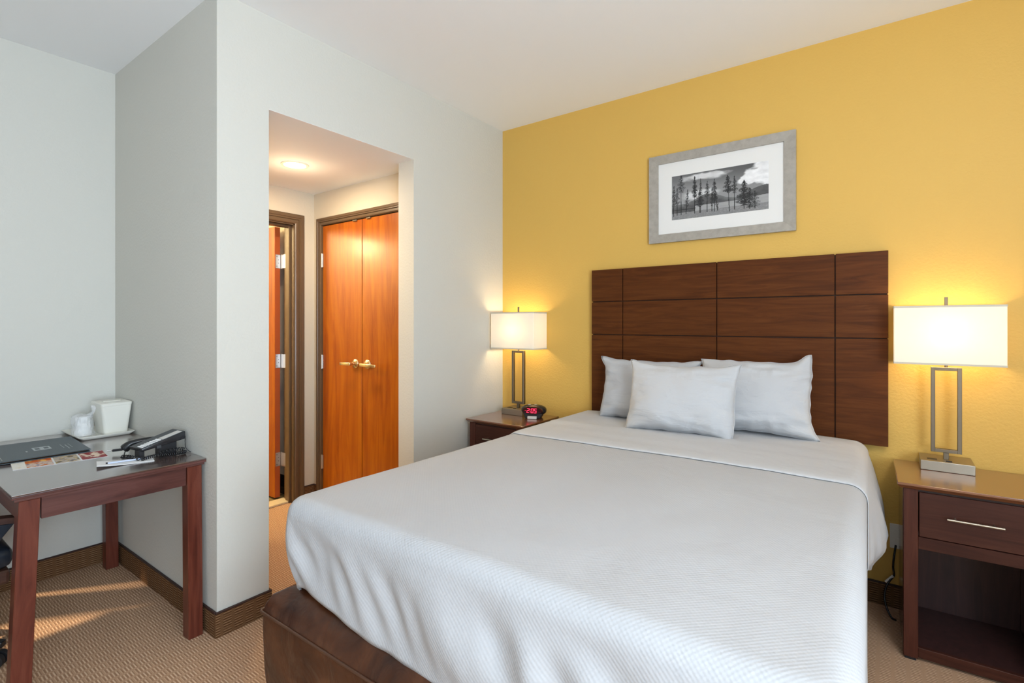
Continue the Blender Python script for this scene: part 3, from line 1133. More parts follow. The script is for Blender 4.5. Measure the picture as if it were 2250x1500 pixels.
# ------------------------------------------------------------------ nightstands
def make_nightstand(x0, label):
    W, D, Z = 0.462, 0.425, 0.70
    x1 = x0 + W
    y1 = -0.016
    y0 = y1 - D
    t = thing('nightstand', label, 'nightstand', (x0 + W / 2, y0 + D / 2, 0), 'bedside nightstands')
    # bevelled top: thin slab whose lower edge is undercut
    tb = MB()
    o1, o2 = 0.0, 0.012
    bm_pts = [(x0 + o2, y0 + o2, Z - 0.022), (x1 - o2, y0 + o2, Z - 0.022), (x1 - o2, y1, Z - 0.022), (x0 + o2, y1, Z - 0.022),
              (x0, y0, Z - 0.010), (x1, y0, Z - 0.010), (x1, y1, Z - 0.010), (x0, y1, Z - 0.010)]
    tb.hexa(bm_pts)
    tb.box((x0, y0, Z - 0.010), (x1, y1, Z), 0.002, 2)
    tb.build('top', M['ns_top'], t)
    px0, px1 = x0 + 0.020, x1 - 0.020
    yf = y0 + 0.018
    pw = 0.046
    zt = Z - 0.023
    for xa, xb in ((px0, px0 + pw), (px1 - pw, px1)):
        MB().box((xa, yf, 0.010), (xb, yf + 0.05, zt), 0.0015, 1).build('post', M['walnut_z'], t)
        MB().box((xa + 0.004, yf + 0.004, 0.0), (xb - 0.006, yf + 0.045, 0.010)).build('foot', M['blackmatte'], t)
    for xa in (px0, px1 - 0.018):
        MB().box((xa, yf + 0.051, 0.004), (xa + 0.018, y1 - 0.004, zt)).build('side_panel', M['ns_side'], t)
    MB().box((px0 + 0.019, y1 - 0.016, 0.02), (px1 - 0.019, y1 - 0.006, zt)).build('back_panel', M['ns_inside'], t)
    ix0, ix1 = px0 + pw + 0.0005, px1 - pw - 0.0005
    MB().box((ix0, yf + 0.006, 0.442), (ix1, yf + 0.024, 0.4895), 0.001, 1).build('rail', M['walnut_x'], t)
    MB().box((ix0, yf + 0.008, 0.012), (ix1, yf + 0.026, 0.052), 0.001, 1).build('rail', M['walnut_x'], t)
    MB().box((ix0, yf + 0.010, zt - 0.012), (ix1, yf + 0.03, zt - 0.0005)).build('rail', M['groove'], t)
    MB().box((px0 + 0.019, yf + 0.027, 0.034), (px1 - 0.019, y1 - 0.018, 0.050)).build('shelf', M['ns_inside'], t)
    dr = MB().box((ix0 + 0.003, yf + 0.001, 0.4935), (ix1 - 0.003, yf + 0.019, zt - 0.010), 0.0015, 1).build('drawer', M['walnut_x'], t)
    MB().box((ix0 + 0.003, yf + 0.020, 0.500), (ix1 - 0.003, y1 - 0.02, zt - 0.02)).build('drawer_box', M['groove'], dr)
    hx = (x0 + x1) / 2
    hz = 0.585
    hd = MB()
    hd.cyl((hx - 0.080, yf - 0.028, hz), (hx + 0.080, yf - 0.028, hz), 0.0045, seg=14)
    for q in (-0.055, 0.055):
        hd.cyl((hx + q, yf - 0.028, hz), (hx + q, yf + 0.001, hz), 0.0038, seg=12)
    hd.build('handle', M['nickel'], dr)
    return t


ns = make_nightstand(0.030, 'nightstand in the corner, left of the bed, with the alarm clock')
ns2 = copy_tree(ns)
ns2.location.x += 2.312 - 0.030
ns2.rotation_euler.z = math.radians(1.5)
ns2['label'] = 'nightstand right of the bed with an empty open compartment'

# ------------------------------------------------------------------ lamps
def make_lamp(x, label):
    y, Z = -0.088, 0.7005
    t = thing('table_lamp', label, 'lamp', (x, y, Z), 'bedside table lamps')
    b = MB().box((x - 0.090, y - 0.078, Z), (x + 0.088, y + 0.076, Z + 0.041), 0.002, 2).build('base', M['nickel'], t)
    s = MB().box((x - 0.066, y - 0.048, Z + 0.0405), (x - 0.032, y - 0.020, Z + 0.0425), 0.0008, 1)
    s.build('outlet', M['socket'], b)
    MB().box((x - 0.004, y - 0.062, Z + 0.0405), (x + 0.016, y - 0.048, Z + 0.0445), 0.0008, 1).build('switch', M['socket'], b)
    MB().box((x - 0.009, y - 0.009, Z + 0.041), (x + 0.009, y + 0.009, Z + 0.069), 0.001, 1).build('neck', M['bronze'], t)
    f = MB()
    fw, ft = 0.0515, 0.0145
    za, zb = Z + 0.069, Z + 0.438
    f.box((x - fw, y - 0.011, za), (x - fw + ft, y + 0.011, zb), 0.001, 1)
    f.box((x + fw - ft, y - 0.011, za), (x + fw, y + 0.011, zb), 0.001, 1)
    f.box((x - fw + ft - 0.001, y - 0.011, za), (x + fw - ft + 0.001, y + 0.011, za + ft), 0.001, 1)
    f.box((x - fw + ft - 0.001, y - 0.011, zb - ft), (x + fw - ft + 0.001, y + 0.011, zb), 0.001, 1)
    f.build('frame', M['bronze'], t)
    MB().cyl((x, y, zb), (x, y, zb + 0.05), 0.006, seg=12).build('socket', M['bronze'], t)
    # shade: four thin fabric sides with rounded corners, open above and below
    sw, sd = 0.183, 0.083
    z0, z1 = 1.152, 1.405

    def rr(inset, r=0.006, k=4):
        out = []
        for cx, cy, a0 in ((x - sw + inset, y - sd + inset, PI), (x + sw - inset, y - sd + inset, 1.5 * PI), (x + sw - inset, y + sd - inset, 0), (x - sw + inset, y + sd - inset, PI / 2)):
            ox = cx + (r if cx < x else -r)
            oy = cy + (r if cy < y else -r)
            for i in range(k + 1):
                a = a0 + PI / 2 * i / k
                out.append((ox + r * math.cos(a), oy + r * math.sin(a)))
        return out
    sh = MB()
    p = rr(0)
    loft(sh, [[(a, b_, z0) for a, b_ in p], [(a, b_, z1) for a, b_ in p]])
    sh.build('shade', M['shade'], t)
    # folded hem top and bottom
    for zz in (z0, z1 - 0.008):
        rm = MB()
        p1, p2 = rr(-0.0012), rr(0.0012)
        loft(rm, [[(a, b_, zz) for a, b_ in p1], [(a, b_, zz + 0.008) for a, b_ in p1], [(a, b_, zz + 0.008) for a, b_ in p2], [(a, b_, zz) for a, b_ in p2], [(a, b_, zz) for a, b_ in p1]])
        rm.build('shade_hem', M['hem'], t)
    sp = MB()
    sp.box((x - sw + 0.003, y - 0.002, z1 - 0.006), (x + sw - 0.003, y + 0.002, z1 - 0.003))
    sp.box((x - 0.002, y - sd + 0.003, z1 - 0.006), (x + 0.002, y + sd - 0.003, z1 - 0.003))
    sp.build('spider', M['bronze'], t)
    MB().box((x - 0.006, y - 0.004, z1 - 0.001), (x + 0.006, y + 0.004, z1 + 0.038), 0.001, 1).build('finial', M['bronze'], t)
    bl = MB().lathe((x, y, zb + 0.05), [(0.012, 0), (0.016, 0.02), (0.028, 0.05), (0.030, 0.065), (0.022, 0.085), (0.006, 0.093)], 20)
    bl.build('bulb', M['bulb'], t)
    return t


M['hem'] = mat('shade_hem_cloth', (0.62, 0.58, 0.48), 0.8)
lp = make_lamp(0.207, 'lit table lamp on the left nightstand beside the clock')
lp2 = copy_tree(lp)
lp2.location.x += 2.490 - 0.207
lp2['label'] = 'lit table lamp on the right nightstand, nearest to the camera'
for q in (lp, lp2):
    lamp('bulb_glow', 'POINT', (q.location.x, -0.088, 1.275), LAMP, (1.0, 0.76, 0.46), 0.055, parent=q)

# ------------------------------------------------------------------ alarm clock
t = thing('alarm_clock', 'oval black alarm clock with red 2:05 on the left nightstand', 'clock', (0.395, -0.16, 0.70))
ca = R_(-16)
CM = Matrix.Translation((0.385, -0.165, 0.7005)) @ Matrix.Rotation(R_(20), 4, 'Z')


def ellipsoid(mb, c, r, M4, nu=28, nv=16, cut=None, pw=1.0):
    vs, fs = [], []
    for j in range(nv + 1):
        th = PI * j / nv
        for i in range(nu):
            ph = 2 * PI * i / nu
            q = Vector((math.sin(th) * math.cos(ph), math.sin(th) * math.sin(ph), math.cos(th)))
            q = Vector([math.copysign(abs(k_) ** pw, k_) for k_ in q])
            vs.append(M4 @ Vector((c[0] + q.x * r[0], c[1] + q.y * r[1], c[2] + q.z * r[2])))
    for j in range(nv):
        for i in range(nu):
            k_ = (i + 1) % nu
            fs.append([j * nu + i, (j + 1) * nu + i, (j + 1) * nu + k_, j * nu + k_])
    mb.add(vs, fs)
    return mb


cb = MB()
TILT = Matrix.Rotation(R_(-12), 4, 'X')
ellipsoid(cb, (0, 0.012, 0.052), (0.086, 0.046, 0.036), CM, pw=0.85)
cb.build('body', M['black'], t)
MB().hexa([CM @ Vector(q) for q in [(-0.05, -0.032, 0.0), (0.05, -0.032, 0.0), (0.05, 0.045, 0.0), (-0.05, 0.045, 0.0),
                                     (-0.066, -0.030, 0.036), (0.066, -0.030, 0.036), (0.066, 0.045, 0.036), (-0.066, 0.045, 0.036)]], 0.006).build('stand', M['blackmatte'], t)
fp = MB()
seg_n = 36
fv = []
for i in range(seg_n):
    a = 2 * PI * i / seg_n
    fv.append(CM @ Vector((0.066 * math.cos(a), -0.0345 - 0.002, 0.053 + 0.024 * math.sin(a))))
fb = []
for i in range(seg_n):
    a = 2 * PI * i / seg_n
    fb.append(CM @ Vector((0.070 * math.cos(a), -0.024, 0.053 + 0.028 * math.sin(a))))
fp.add(fv + fb, [list(range(seg_n))] + [[i, seg_n + i, seg_n + (i + 1) % seg_n, (i + 1) % seg_n] for i in range(seg_n)])
lens = fp.build('display', M['glass_dark'], t)
SEG = {'2': 'abged', '0': 'abcdef', '5': 'afgcd'}


def digit(mb, ch, x, z, w=0.013, h=0.026, th=0.0032):
    b = {'a': ((0, h), (w, h)), 'b': ((w, h / 2), (w, h)), 'c': ((w, 0), (w, h / 2)), 'd': ((0, 0), (w, 0)), 'e': ((0, 0), (0, h / 2)), 'f': ((0, h / 2), (0, h)), 'g': ((0, h / 2), (w, h / 2))}
    for s in SEG[ch]:
        (xa, za), (xb, zb) = b[s]
        sl = 0.12
        mb.hexa([CM @ Vector((x + q[0] + (z_ := z + q[2] * 1.0 + q[1]) * 0 + q[1] * sl, q[3], z + q[1])) for q in
                 [(xa - th / 2, za - th / 2, 0, -0.0384), (xb + th / 2, za - th / 2, 0, -0.0384), (xb + th / 2, za - th / 2, 0, -0.0366), (xa - th / 2, za - th / 2, 0, -0.0366),
                  (xa - th / 2, zb + th / 2, 0, -0.0384), (xb + th / 2, zb + th / 2, 0, -0.0384), (xb + th / 2, zb + th / 2, 0, -0.0366), (xa - th / 2, zb + th / 2, 0, -0.0366)]])


for ch, x in (('2', -0.036), ('0', -0.008), ('5', 0.013)):
    dm = MB()
    digit(dm, ch, x, 0.040)
    dm.build('digit', M['led'], lens)
for x, z in ((-0.0140, 0.047), (-0.0140, 0.059), (-0.047, 0.053)):
    MB().cyl(CM @ Vector((x, -0.0384, z)), CM @ Vector((x, -0.0366, z)), 0.0016, seg=8).build('colon_dot', M['led'], lens)
MB().hexa([CM @ Vector(q) for q in [(-0.030, -0.050, 0.001), (0.032, -0.050, 0.001), (0.032, -0.034, 0.001), (-0.030, -0.034, 0.001),
                                     (-0.030, -0.044, 0.018), (0.032, -0.044, 0.018), (0.032, -0.036, 0.018), (-0.030, -0.036, 0.018)]], 0.0015).build('name_plate', M['silver'], t)
sn = MB()
for q in (-0.03, 0.012):
    ellipsoid(sn, (q, 0.012, 0.0855), (0.012, 0.008, 0.004), CM, 14, 8)
sn.build('button', M['silver'], t)

# ------------------------------------------------------------------ framed picture
def f_noise(x, y, s=0.0, oct_=4):
    v_, a, f = 0.0, 0.5, 1.0
    for _ in range(oct_):
        v_ += a * noise.noise(Vector((x * f, y * f, s)))
        a *= 0.5
        f *= 2.1
    return v_


def landscape(w, h):
    """black and white lake view with pines, painted on a grid; row 0 = bottom"""
    img = np.zeros((h, w))
    for j in range(h):
        v_ = j / (h - 1)
        for i in range(w):
            u = i / (w - 1)
            x = u * 2.0
            sky_ = 0.34 - 0.17 * smooth(v_, 0.45, 1.0) - 0.07 * u
            cl = f_noise(x * 2.2, v_ * 4, 3)
            d2 = math.hypot((u - 0.97) * 1.5, (v_ - 0.78) * 1.0) + cl * 0.28
            c2 = 1 - smooth(d2, 0.22, 0.30)
            d3 = math.hypot((u - 0.80) * 1.5, (v_ - 0.66) * 1.4) + cl * 0.2
            c3 = 1 - smooth(d3, 0.12, 0.17)
            d1 = math.hypot((u - 0.40) * 0.9, (v_ - 0.90) * 2.6) + cl * 0.3
            c1 = (1 - smooth(d1, 0.08, 0.22)) * 0.7
            d0 = math.hypot((u - 0.30) * 1.0, (v_ - 0.52) * 2.0) + cl * 0.15
            c0 = (1 - smooth(d0, 0.12, 0.26)) * 0.6
            c = max(c2 * 0.95, c3 * 0.9, c1, c0)
            val = sky_ + (0.86 + 0.25 * f_noise(x * 6, v_ * 12, 9) - sky_) * c
            ridge = 0.33 + 0.17 * math.exp(-((u - 0.40) / 0.16) ** 2) + 0.02 * f_noise(x * 8, 0, 1)
            ridge = max(ridge, 0.30 + 0.22 * smooth(u, 0.60, 0.98) + 0.01 * f_noise(x * 12, 0, 2))
            if v_ < ridge:
                val = 0.10 + 0.05 * f_noise(x * 9, v_ * 18, 5) + 0.07 * (1 - smooth(ridge - v_, 0.0, 0.12)) * (1 if u < 0.7 else 0.3)
            shore = 0.27 - 0.05 * smooth(u, 0.0, 0.3) * 0 + 0.05 * smooth(u, 0.7, 1.0)
            if v_ < shore and u > 0.26:
                val = 0.36 + 0.06 * f_noise(x * 4, v_ * 40, 6)
            if v_ < 0.15 + 0.02 * f_noise(x * 5, 1, 1):
                val = 0.22 + 0.25 * abs(f_noise(x * 16, v_ * 50, 8)) + 0.05 * f_noise(x * 50, v_ * 50, 1)
            img[j, i] = max(0, min(1, val))
    rnd = random.Random(11)
    # (u, base, top, crown width, crown start, lean, density)
    trees = [(0.105, 0.10, 1.00, 0.045, 0.55, 0.0, 0.45), (0.02, 0.08, 0.78, 0.030, 0.30, 0.005, 0.6), (0.06, 0.10, 0.72, 0.03, 0.35, 0.0, 0.5),
             (0.16, 0.12, 0.66, 0.025, 0.25, 0.02, 0.5), (0.255, 0.10, 0.93, 0.032, 0.42, 0.0, 0.95), (0.32, 0.10, 0.86, 0.020, 0.30, 0.0, 0.5), (0.31, 0.10, 0.60, 0.045, 0.25, 0.0, 0.7),
             (0.39, 0.10, 0.78, 0.03, 0.45, 0.0, 0.6), (0.44, 0.10, 0.62, 0.02, 0.2, 0.0, 0.4), (0.465, 0.09, 0.80, 0.034, 0.30, 0.0, 0.75), (0.50, 0.10, 0.55, 0.02, 0.1, -0.03, 0.3), (0.62, 0.05, 0.84, 0.05, 0.50, -0.02, 0.9),
             (0.67, 0.08, 0.80, 0.03, 0.48, 0.0, 0.7), (0.765, 0.07, 0.68, 0.075, 0.10, 0.0, 0.95), (0.82, 0.05, 0.50, 0.05, 0.05, 0.0, 0.7), (0.87, 0.05, 0.42, 0.05, 0.05, 0.0, 0.35)]
    for (u, b, tp, cw, cs_, lean, den) in trees:
        for j in range(int(b * h), min(h, int(tp * h))):
            f = (j / h - b) / (tp - b)
            xi = (u + lean * f) * w
            tw = max(1, int(w * 0.005 * (1 - f) + 0.6))
            for k in range(int(xi - tw / 2), int(xi + tw / 2) + 1):
                if 0 <= k < w:
                    img[j, k] = 0.02
            if f > cs_:
                g_ = (f - cs_) / (1 - cs_)
                half = 1.45 * cw * w * (1 - g_) ** 0.7 * (0.35 + 0.65 * abs(math.sin(g_ * 14 + u * 40))) * (0.4 + 0.6 * smooth(g_, 0, 0.2))
                for k in range(int(xi - half), int(xi + half) + 1):
                    if 0 <= k < w and rnd.random() < (0.35 + 0.65 * den) * (1.15 - 0.6 * abs(k - xi) / (half + 1)) and f_noise(k * 0.16, j * 0.20, u * 9, 2) > -0.13 - 0.1 * den:
                        img[j, k] = 0.015 + 0.05 * rnd.random()
    for i in range(int(w * 0.0), int(w * 0.27)):
        for j in (int(h * 0.215), int(h * 0.22)):
            img[j, i] = 0.02
    return img


def painted_quad(name, img, p00, p10, p01, parent):
    """grid of coloured cells; img (h,w) or (h,w,3), row 0 at p00"""
    p00, p10, p01 = Vector(p00), Vector(p10), Vector(p01)
    if img.ndim == 2:
        img = np.repeat(img[:, :, None], 3, axis=2)
    h, w = img.shape[:2]
    me = bpy.data.meshes.new(name)
    off = root_loc(parent)
    iu, jv = np.meshgrid(np.linspace(0, 1, w), np.linspace(0, 1, h))
    P = np.array(p00 - off)[None, None] + iu[..., None] * np.array(p10 - p00) + jv[..., None] * np.array(p01 - p00)
    idx = np.arange(w * h).reshape(h, w)
    fs = np.stack([idx[:-1, :-1], idx[:-1, 1:], idx[1:, 1:], idx[1:, :-1]], axis=-1).reshape(-1, 4)
    me.from_pydata(P.reshape(-1, 3).tolist(), [], fs.tolist())
    ca_ = me.color_attributes.new('paint', 'FLOAT_COLOR', 'POINT')
    cc = np.ones((w * h, 4), dtype=np.float32)
    cc[:, :3] = img.reshape(-1, 3)
    ca_.data.foreach_set('color', cc.ravel())
    me.materials.append(M['vcol'])
    me.update()
    o = bpy.data.objects.new(name, me)
    COL.objects.link(o)
    o.parent = parent
    return o


t = thing('framed_picture', 'silver-framed black and white lake photograph on the mustard wall', 'picture', (1.517, -0.012, 2.065))
fx0, fx1, fz0, fz1 = 1.127, 1.907, 1.806, 2.323
fwx, fwz = 0.055, 0.050
def mitre(a, b, c, d):
    """frame rail: outer edge a-b, inner edge c-d (x,z)"""
    y0_, y1_ = -0.024, -0.003
    yi = -0.020
    mb = MB()
    mb.hexa([(a[0], y1_, a[1]), (b[0], y1_, b[1]), (d[0], y1_, d[1]), (c[0], y1_, c[1]),
             (a[0], y0_, a[1]), (b[0], y0_, b[1]), (d[0], yi, d[1]), (c[0], yi, c[1])])
    return mb


O = [(fx0, fz0), (fx1, fz0), (fx1, fz1), (fx0, fz1)]
I = [(fx0 + fwx, fz0 + fwz), (fx1 - fwx, fz0 + fwz), (fx1 - fwx, fz1 - fwz), (fx0 + fwx, fz1 - fwz)]
for i in range(4):
    k = (i + 1) % 4
    mitre(O[i], O[k], I[i], I[k]).build('frame_rail', M['frame_grey'], t)
MB().box((I[0][0] - 0.002, -0.010, I[0][1] - 0.002), (I[2][0] + 0.002, -0.008, I[2][1] + 0.002)).build('mat_board', M['mat_board'], t)
painted_quad('photograph', landscape(420, 208), (1.262, -0.0104, 1.934), (1.778, -0.0104, 1.934), (1.262, -0.0104, 2.190), t)

# ------------------------------------------------------------------ wall outlet, cord
t = thing('wall_outlet', 'ivory wall outlet plate low on the mustard wall behind the nightstand', 'outlet', (2.33, -0.003, 0.335))
MB().box((2.293, -0.006, 0.278), (2.363, 0.0, 0.392), 0.002, 2).build('plate', M['white_plastic'], t)
so_ = MB()
for z in (0.315, 0.356):
    so_.box((2.313, -0.008, z - 0.014), (2.343, -0.0055, z + 0.014), 0.001, 1)
so_.build('sockets', M['china'], t)
cord = thing('power_cord', 'black lamp cord looping to the floor beside the right nightstand', 'cord', (2.29, -0.08, 0.0))
pts = [(2.316, -0.022, 0.30), (2.308, -0.035, 0.24), (2.306, -0.04, 0.20), (2.309, -0.04, 0.165), (2.296, -0.05, 0.145), (2.280, -0.07, 0.115), (2.274, -0.09, 0.075), (2.283, -0.11, 0.035), (2.300, -0.13, 0.008), (2.316, -0.14, 0.006)]
MB().tube(spline(pts, 8), 0.0042, 8).build('cable', M['black'], cord)
MB().tube([(2.306, -0.043, 0.163), (2.278, -0.047, 0.128)], 0.006, 10).build('cord_tag', M['paper'], cord)

# ------------------------------------------------------------------ desk
t = thing('desk', 'cherry wood writing desk in the niche with splayed square legs', 'desk', (-0.67, -2.29, 0))
X0, X1, Y0, Y1, ZD = -1.240, -0.094, -2.605, -1.992, 0.745
MB().box((X0, Y0, ZD - 0.005), (X1, Y1, ZD), 0.0012, 2).build('top', M['desktop'], t)
eb = MB()
eb.box((X0, Y0, ZD - 0.016), (X1, Y1, ZD - 0.0052), 0.002, 2)
eb.box((X0 + 0.008, Y0 + 0.008, ZD - 0.0265), (X1 - 0.008, Y1 - 0.004, ZD - 0.0155), 0.002, 2)
eb.build('edge_band', M['cherry_y'], t)
ZA = ZD - 0.027
lw = 0.056


def leg(xt, yt, xb, yb):
    a = MB()
    a.hexa([(xb, yb, 0), (xb + lw, yb, 0), (xb + lw, yb + lw, 0), (xb, yb + lw, 0),
            (xt, yt, ZA), (xt + lw, yt, ZA), (xt + lw, yt + lw, ZA), (xt, yt + lw, ZA)], 0.0015, 1)
    a.build('leg', M['cherry_z'], t)


leg(X1 - 0.010 - lw, Y0 + 0.020, X1 + 0.022 - lw, Y0 - 0.012)
leg(X1 - 0.010 - lw, -2.062, X1 + 0.022 - lw, -2.070)
leg(-1.195, -2.066, -1.160, -2.070)
leg(-1.195, Y0 + 0.020, -1.160, Y0 - 0.012)
zb = 0.642
MB().box((X1 - 0.034, Y0 + 0.020 + lw + 0.003, zb), (X1 - 0.016, -2.065, ZA), 0.001, 1).build('apron', M['cherry_y'], t)
MB().box((-1.185, Y0 + 0.020 + lw + 0.003, zb), (-1.167, -2.069, ZA), 0.001, 1).build('apron', M['cherry_y'], t)
MB().box((-1.137, Y0 + 0.026, zb), (X1 - 0.07, Y0 + 0.044, ZA), 0.001, 1).build('apron', M['cherry_x'], t)
MB().box((-1.136, -2.034, zb), (X1 - 0.069, -2.016, ZA), 0.001, 1).build('apron', M['cherry_x'], t)

# ---- things on the desk
zt = ZD + 0.0005
# tray
t = thing('tray', 'cream rectangular tray against the niche wall on the desk', 'tray', (-1.08, -2.11, zt))
tx0, tx1, ty0, ty1 = -1.236, -0.915, -2.230, -1.996


def rrect(x0, x1, y0, y1, r, z, k=6):
    out = []
    for cx, cy, a0 in ((x0 + r, y0 + r, PI), (x1 - r, y0 + r, 1.5 * PI), (x1 - r, y1 - r, 0), (x0 + r, y1 - r, PI / 2)):
        for i in range(k + 1):
            a = a0 + PI / 2 * i / k
            out.append((cx + r * math.cos(a), cy + r * math.sin(a), z))
    return out


tr2 = MB()
loft(tr2, [rrect(tx0 + 0.018, tx1 - 0.018, ty0 + 0.018, ty1 - 0.018, 0.012, zt), rrect(tx0 + 0.012, tx1 - 0.012, ty0 + 0.012, ty1 - 0.012, 0.015, zt + 0.004),
           rrect(tx0, tx1, ty0, ty1, 0.012, zt + 0.016), rrect(tx0, tx1, ty0, ty1, 0.012, zt + 0.019), rrect(tx0 + 0.004, tx1 - 0.004, ty0 + 0.004, ty1 - 0.004, 0.012, zt + 0.019),
           rrect(tx0 + 0.016, tx1 - 0.016, ty0 + 0.016, ty1 - 0.016, 0.014, zt + 0.006)], True)
tr2.f.append(list(range(28))[::-1])
tr2.build('tray_body', M['china'], t, angle=50)
# ice bucket
zb0 = zt + 0.0065
t = thing('ice_bucket', 'cream rectangular ice bucket with lid on the tray, in the corner', 'ice bucket', (-1.06, -2.045, zb0))
ib = MB()
prof = [(0.014, 0.0, 0.016), (0.010, 0.006, 0.018), (0.004, 0.09, 0.016), (0.0, 0.150, 0.015)]
loft(ib, [rrect(-1.110 - 0.012 * (z_ / 0.15), -0.962 + 0.018 * (z_ / 0.15), -2.118 - 0.016 * (z_ / 0.15) + i_ * 0.3, -2.010 + 0.010 * (z_ / 0.15) - i_ * 0.3, r_, zb0 + z_) for i_, z_, r_ in prof], True)
ib.f.append(list(range(28))[::-1])
ib.build('bucket', M['china'], t, angle=50)
ld = MB()
loft(ld, [rrect(-1.122, -0.943, -2.135, -1.999, 0.016, zb0 + 0.1505), rrect(-1.123, -0.942, -2.136, -1.998, 0.016, zb0 + 0.162), rrect(-1.117, -0.948, -2.130, -2.004, 0.014, zb0 + 0.166),
           ], True)
ld.f.append(list(range(28))[::-1])
lid = ld.build('lid', M['china'], t, angle=50)
MB().box((-1.048, -2.105, zb0 + 0.1655), (-1.018, -2.03, zb0 + 0.169), 0.0015, 2).build('lid_handle', M['china'], lid)
# wrapped cup
t = thing('wrapped_cup', 'upturned plastic cup wrapped in crinkled clear bag on the tray', 'cup', (-1.055, -2.180, zb0))
cx, cy = -1.055, -2.180
MB().lathe((cx, cy, zb0), [(0.038, 0.0), (0.040, 0.002), (0.0375, 0.006), (0.029, 0.095), (0.026, 0.098)], 32).build('cup_body', M['cup'], t)
bg = MB()
vs, fs = [], []
nu, nv = 40, 22
for j in range(nv + 1):
    f = j / nv
    rad = 0.047 - 0.010 * f
    if f > 0.86:
        rad *= math.sqrt(max(0.0, 1 - ((f - 0.86) / 0.14) ** 2)) * 0.98 + 0.02
    z = zb0 + 0.001 + 0.110 * f
    for i in range(nu):
        a = 2 * PI * i / nu
        w = 0.004 * noise.noise(Vector((math.cos(a) * 3, math.sin(a) * 3, f * 6))) + 0.003 * noise.noise(Vector((math.cos(a) * 9, math.sin(a) * 9, f * 3)))
        left = 0.010 * math.exp(-((a - 4.3) / 0.6) ** 2) * smooth(f, 0.3, 0.8)
        vs.append((cx + (rad + w + left) * math.cos(a), cy + (rad + w + left) * math.sin(a), z + 0.004 * noise.noise(Vector((a, 1, 2)))))
for j in range(nv):
    for i in range(nu):
        k = (i + 1) % nu
        fs.append([j * nu + i, j * nu + k, (j + 1) * nu + k, (j + 1) * nu + i])
bg.add(vs, fs)
bg.build('bag', M['bag'], t, angle=20)
tl = MB()
tl.tube(spline([(cx + 0.012, cy + 0.022, zb0 + 0.100), (cx + 0.026, cy + 0.034, zb0 + 0.118), (cx + 0.030, cy + 0.036, zb0 + 0.14), (cx + 0.022, cy + 0.028, zb0 + 0.152)], 5), [0.014, 0.012, 0.010, 0.009, 0.008, 0.007, 0.007, 0.008, 0.009, 0.010, 0.010, 0.011, 0.010, 0.008, 0.006, 0.004], 8)
tl.build('bag_tail', M['bag'], t, angle=10)

# brochure lies on the desk, its strip of food photographs shows beyond the binder
t = thing('brochure', 'glossy menu leaflet with food photographs half under the folder', 'leaflet', (-0.55, -2.375, zt))
BR = Matrix.Translation((-0.548, -2.378, zt)) @ Matrix.Rotation(R_(-7), 4, 'Z')
w_, h_ = 150, 60
img = np.zeros((h_, w_, 3))
for i in range(w_):
    for j in range(h_):
        u, v_ = i / w_, j / h_
        n_ = f_noise(u * 14, v_ * 6, 2)
        n2_ = f_noise(u * 22, v_ * 10, 7)
        if u < 0.14:
            c = Vector((0.86, 0.82, 0.74)) - Vector((0.1, 0.16, 0.3)) * max(0, n2_) * 1.6
        elif u < 0.42:
            c = Vector((0.66, 0.52, 0.44)) + Vector((0.0, -0.35, -0.45)) * smooth(n_, 0.02, 0.25) + Vector((-0.4, -0.3, -0.15)) * smooth(n2_, 0.08, 0.25)
            if v_ > 0.62:
                c = Vector((0.62, 0.13, 0.03)) + Vector((0.25, 0.35, 0.1)) * smooth(n_, 0, 0.2)
        elif u < 0.70:
            c = Vector((0.50, 0.42, 0.36)) + Vector((-0.35, -0.3, -0.25)) * smooth(n_, 0.0, 0.2) + Vector((0.15, 0.08, -0.1)) * smooth(n2_, 0.0, 0.2)
        else:
            c = Vector((0.30, 0.035, 0.04)) + Vector((0.5, 0.6, 0.45)) * smooth(n_ + 0.35 - 1.6 * math.hypot(u - 0.84, (v_ - 0.55) * 0.5), 0.1, 0.25)
        if abs(u - 0.42) < 0.008 or abs(u - 0.70) < 0.008:
            c = Vector((0.8, 0.8, 0.78))
        img[j, i] = c
bl = MB()
bl.hexa([BR @ Vector(q) for q in [(-0.09, -0.150, 0), (0.062, -0.150, 0), (0.062, 0.150, 0), (-0.09, 0.150, 0), (-0.09, -0.150, 0.0012), (0.062, -0.150, 0.0012), (0.062, 0.150, 0.0012), (-0.09, 0.150, 0.0012)]])
bl.build('sheet', M['paper'], t)
painted_quad('print', img, BR @ Vector((0.062, -0.150, 0.0014)), BR @ Vector((0.062, 0.150, 0.0014)), BR @ Vector((-0.085, -0.150, 0.0014)), t)

# binder
t = thing('folder', 'dark slate guest directory folder lying on the desk', 'folder', (-0.85, -2.39, zt))
zf = zt + 0.0016
bx0_, bx1_, by0_, by1_ = -1.045, -0.635, -2.548, -2.244
SK = Matrix.Translation((-0.85, -2.39, 0)) @ Matrix.Rotation(R_(-3.0), 4, 'Z') @ Matrix.Translation((0.85, 2.39, 0))


def skb(a, b, bev=0.001):
    return MB().box(a, b, bev, 2, SK)


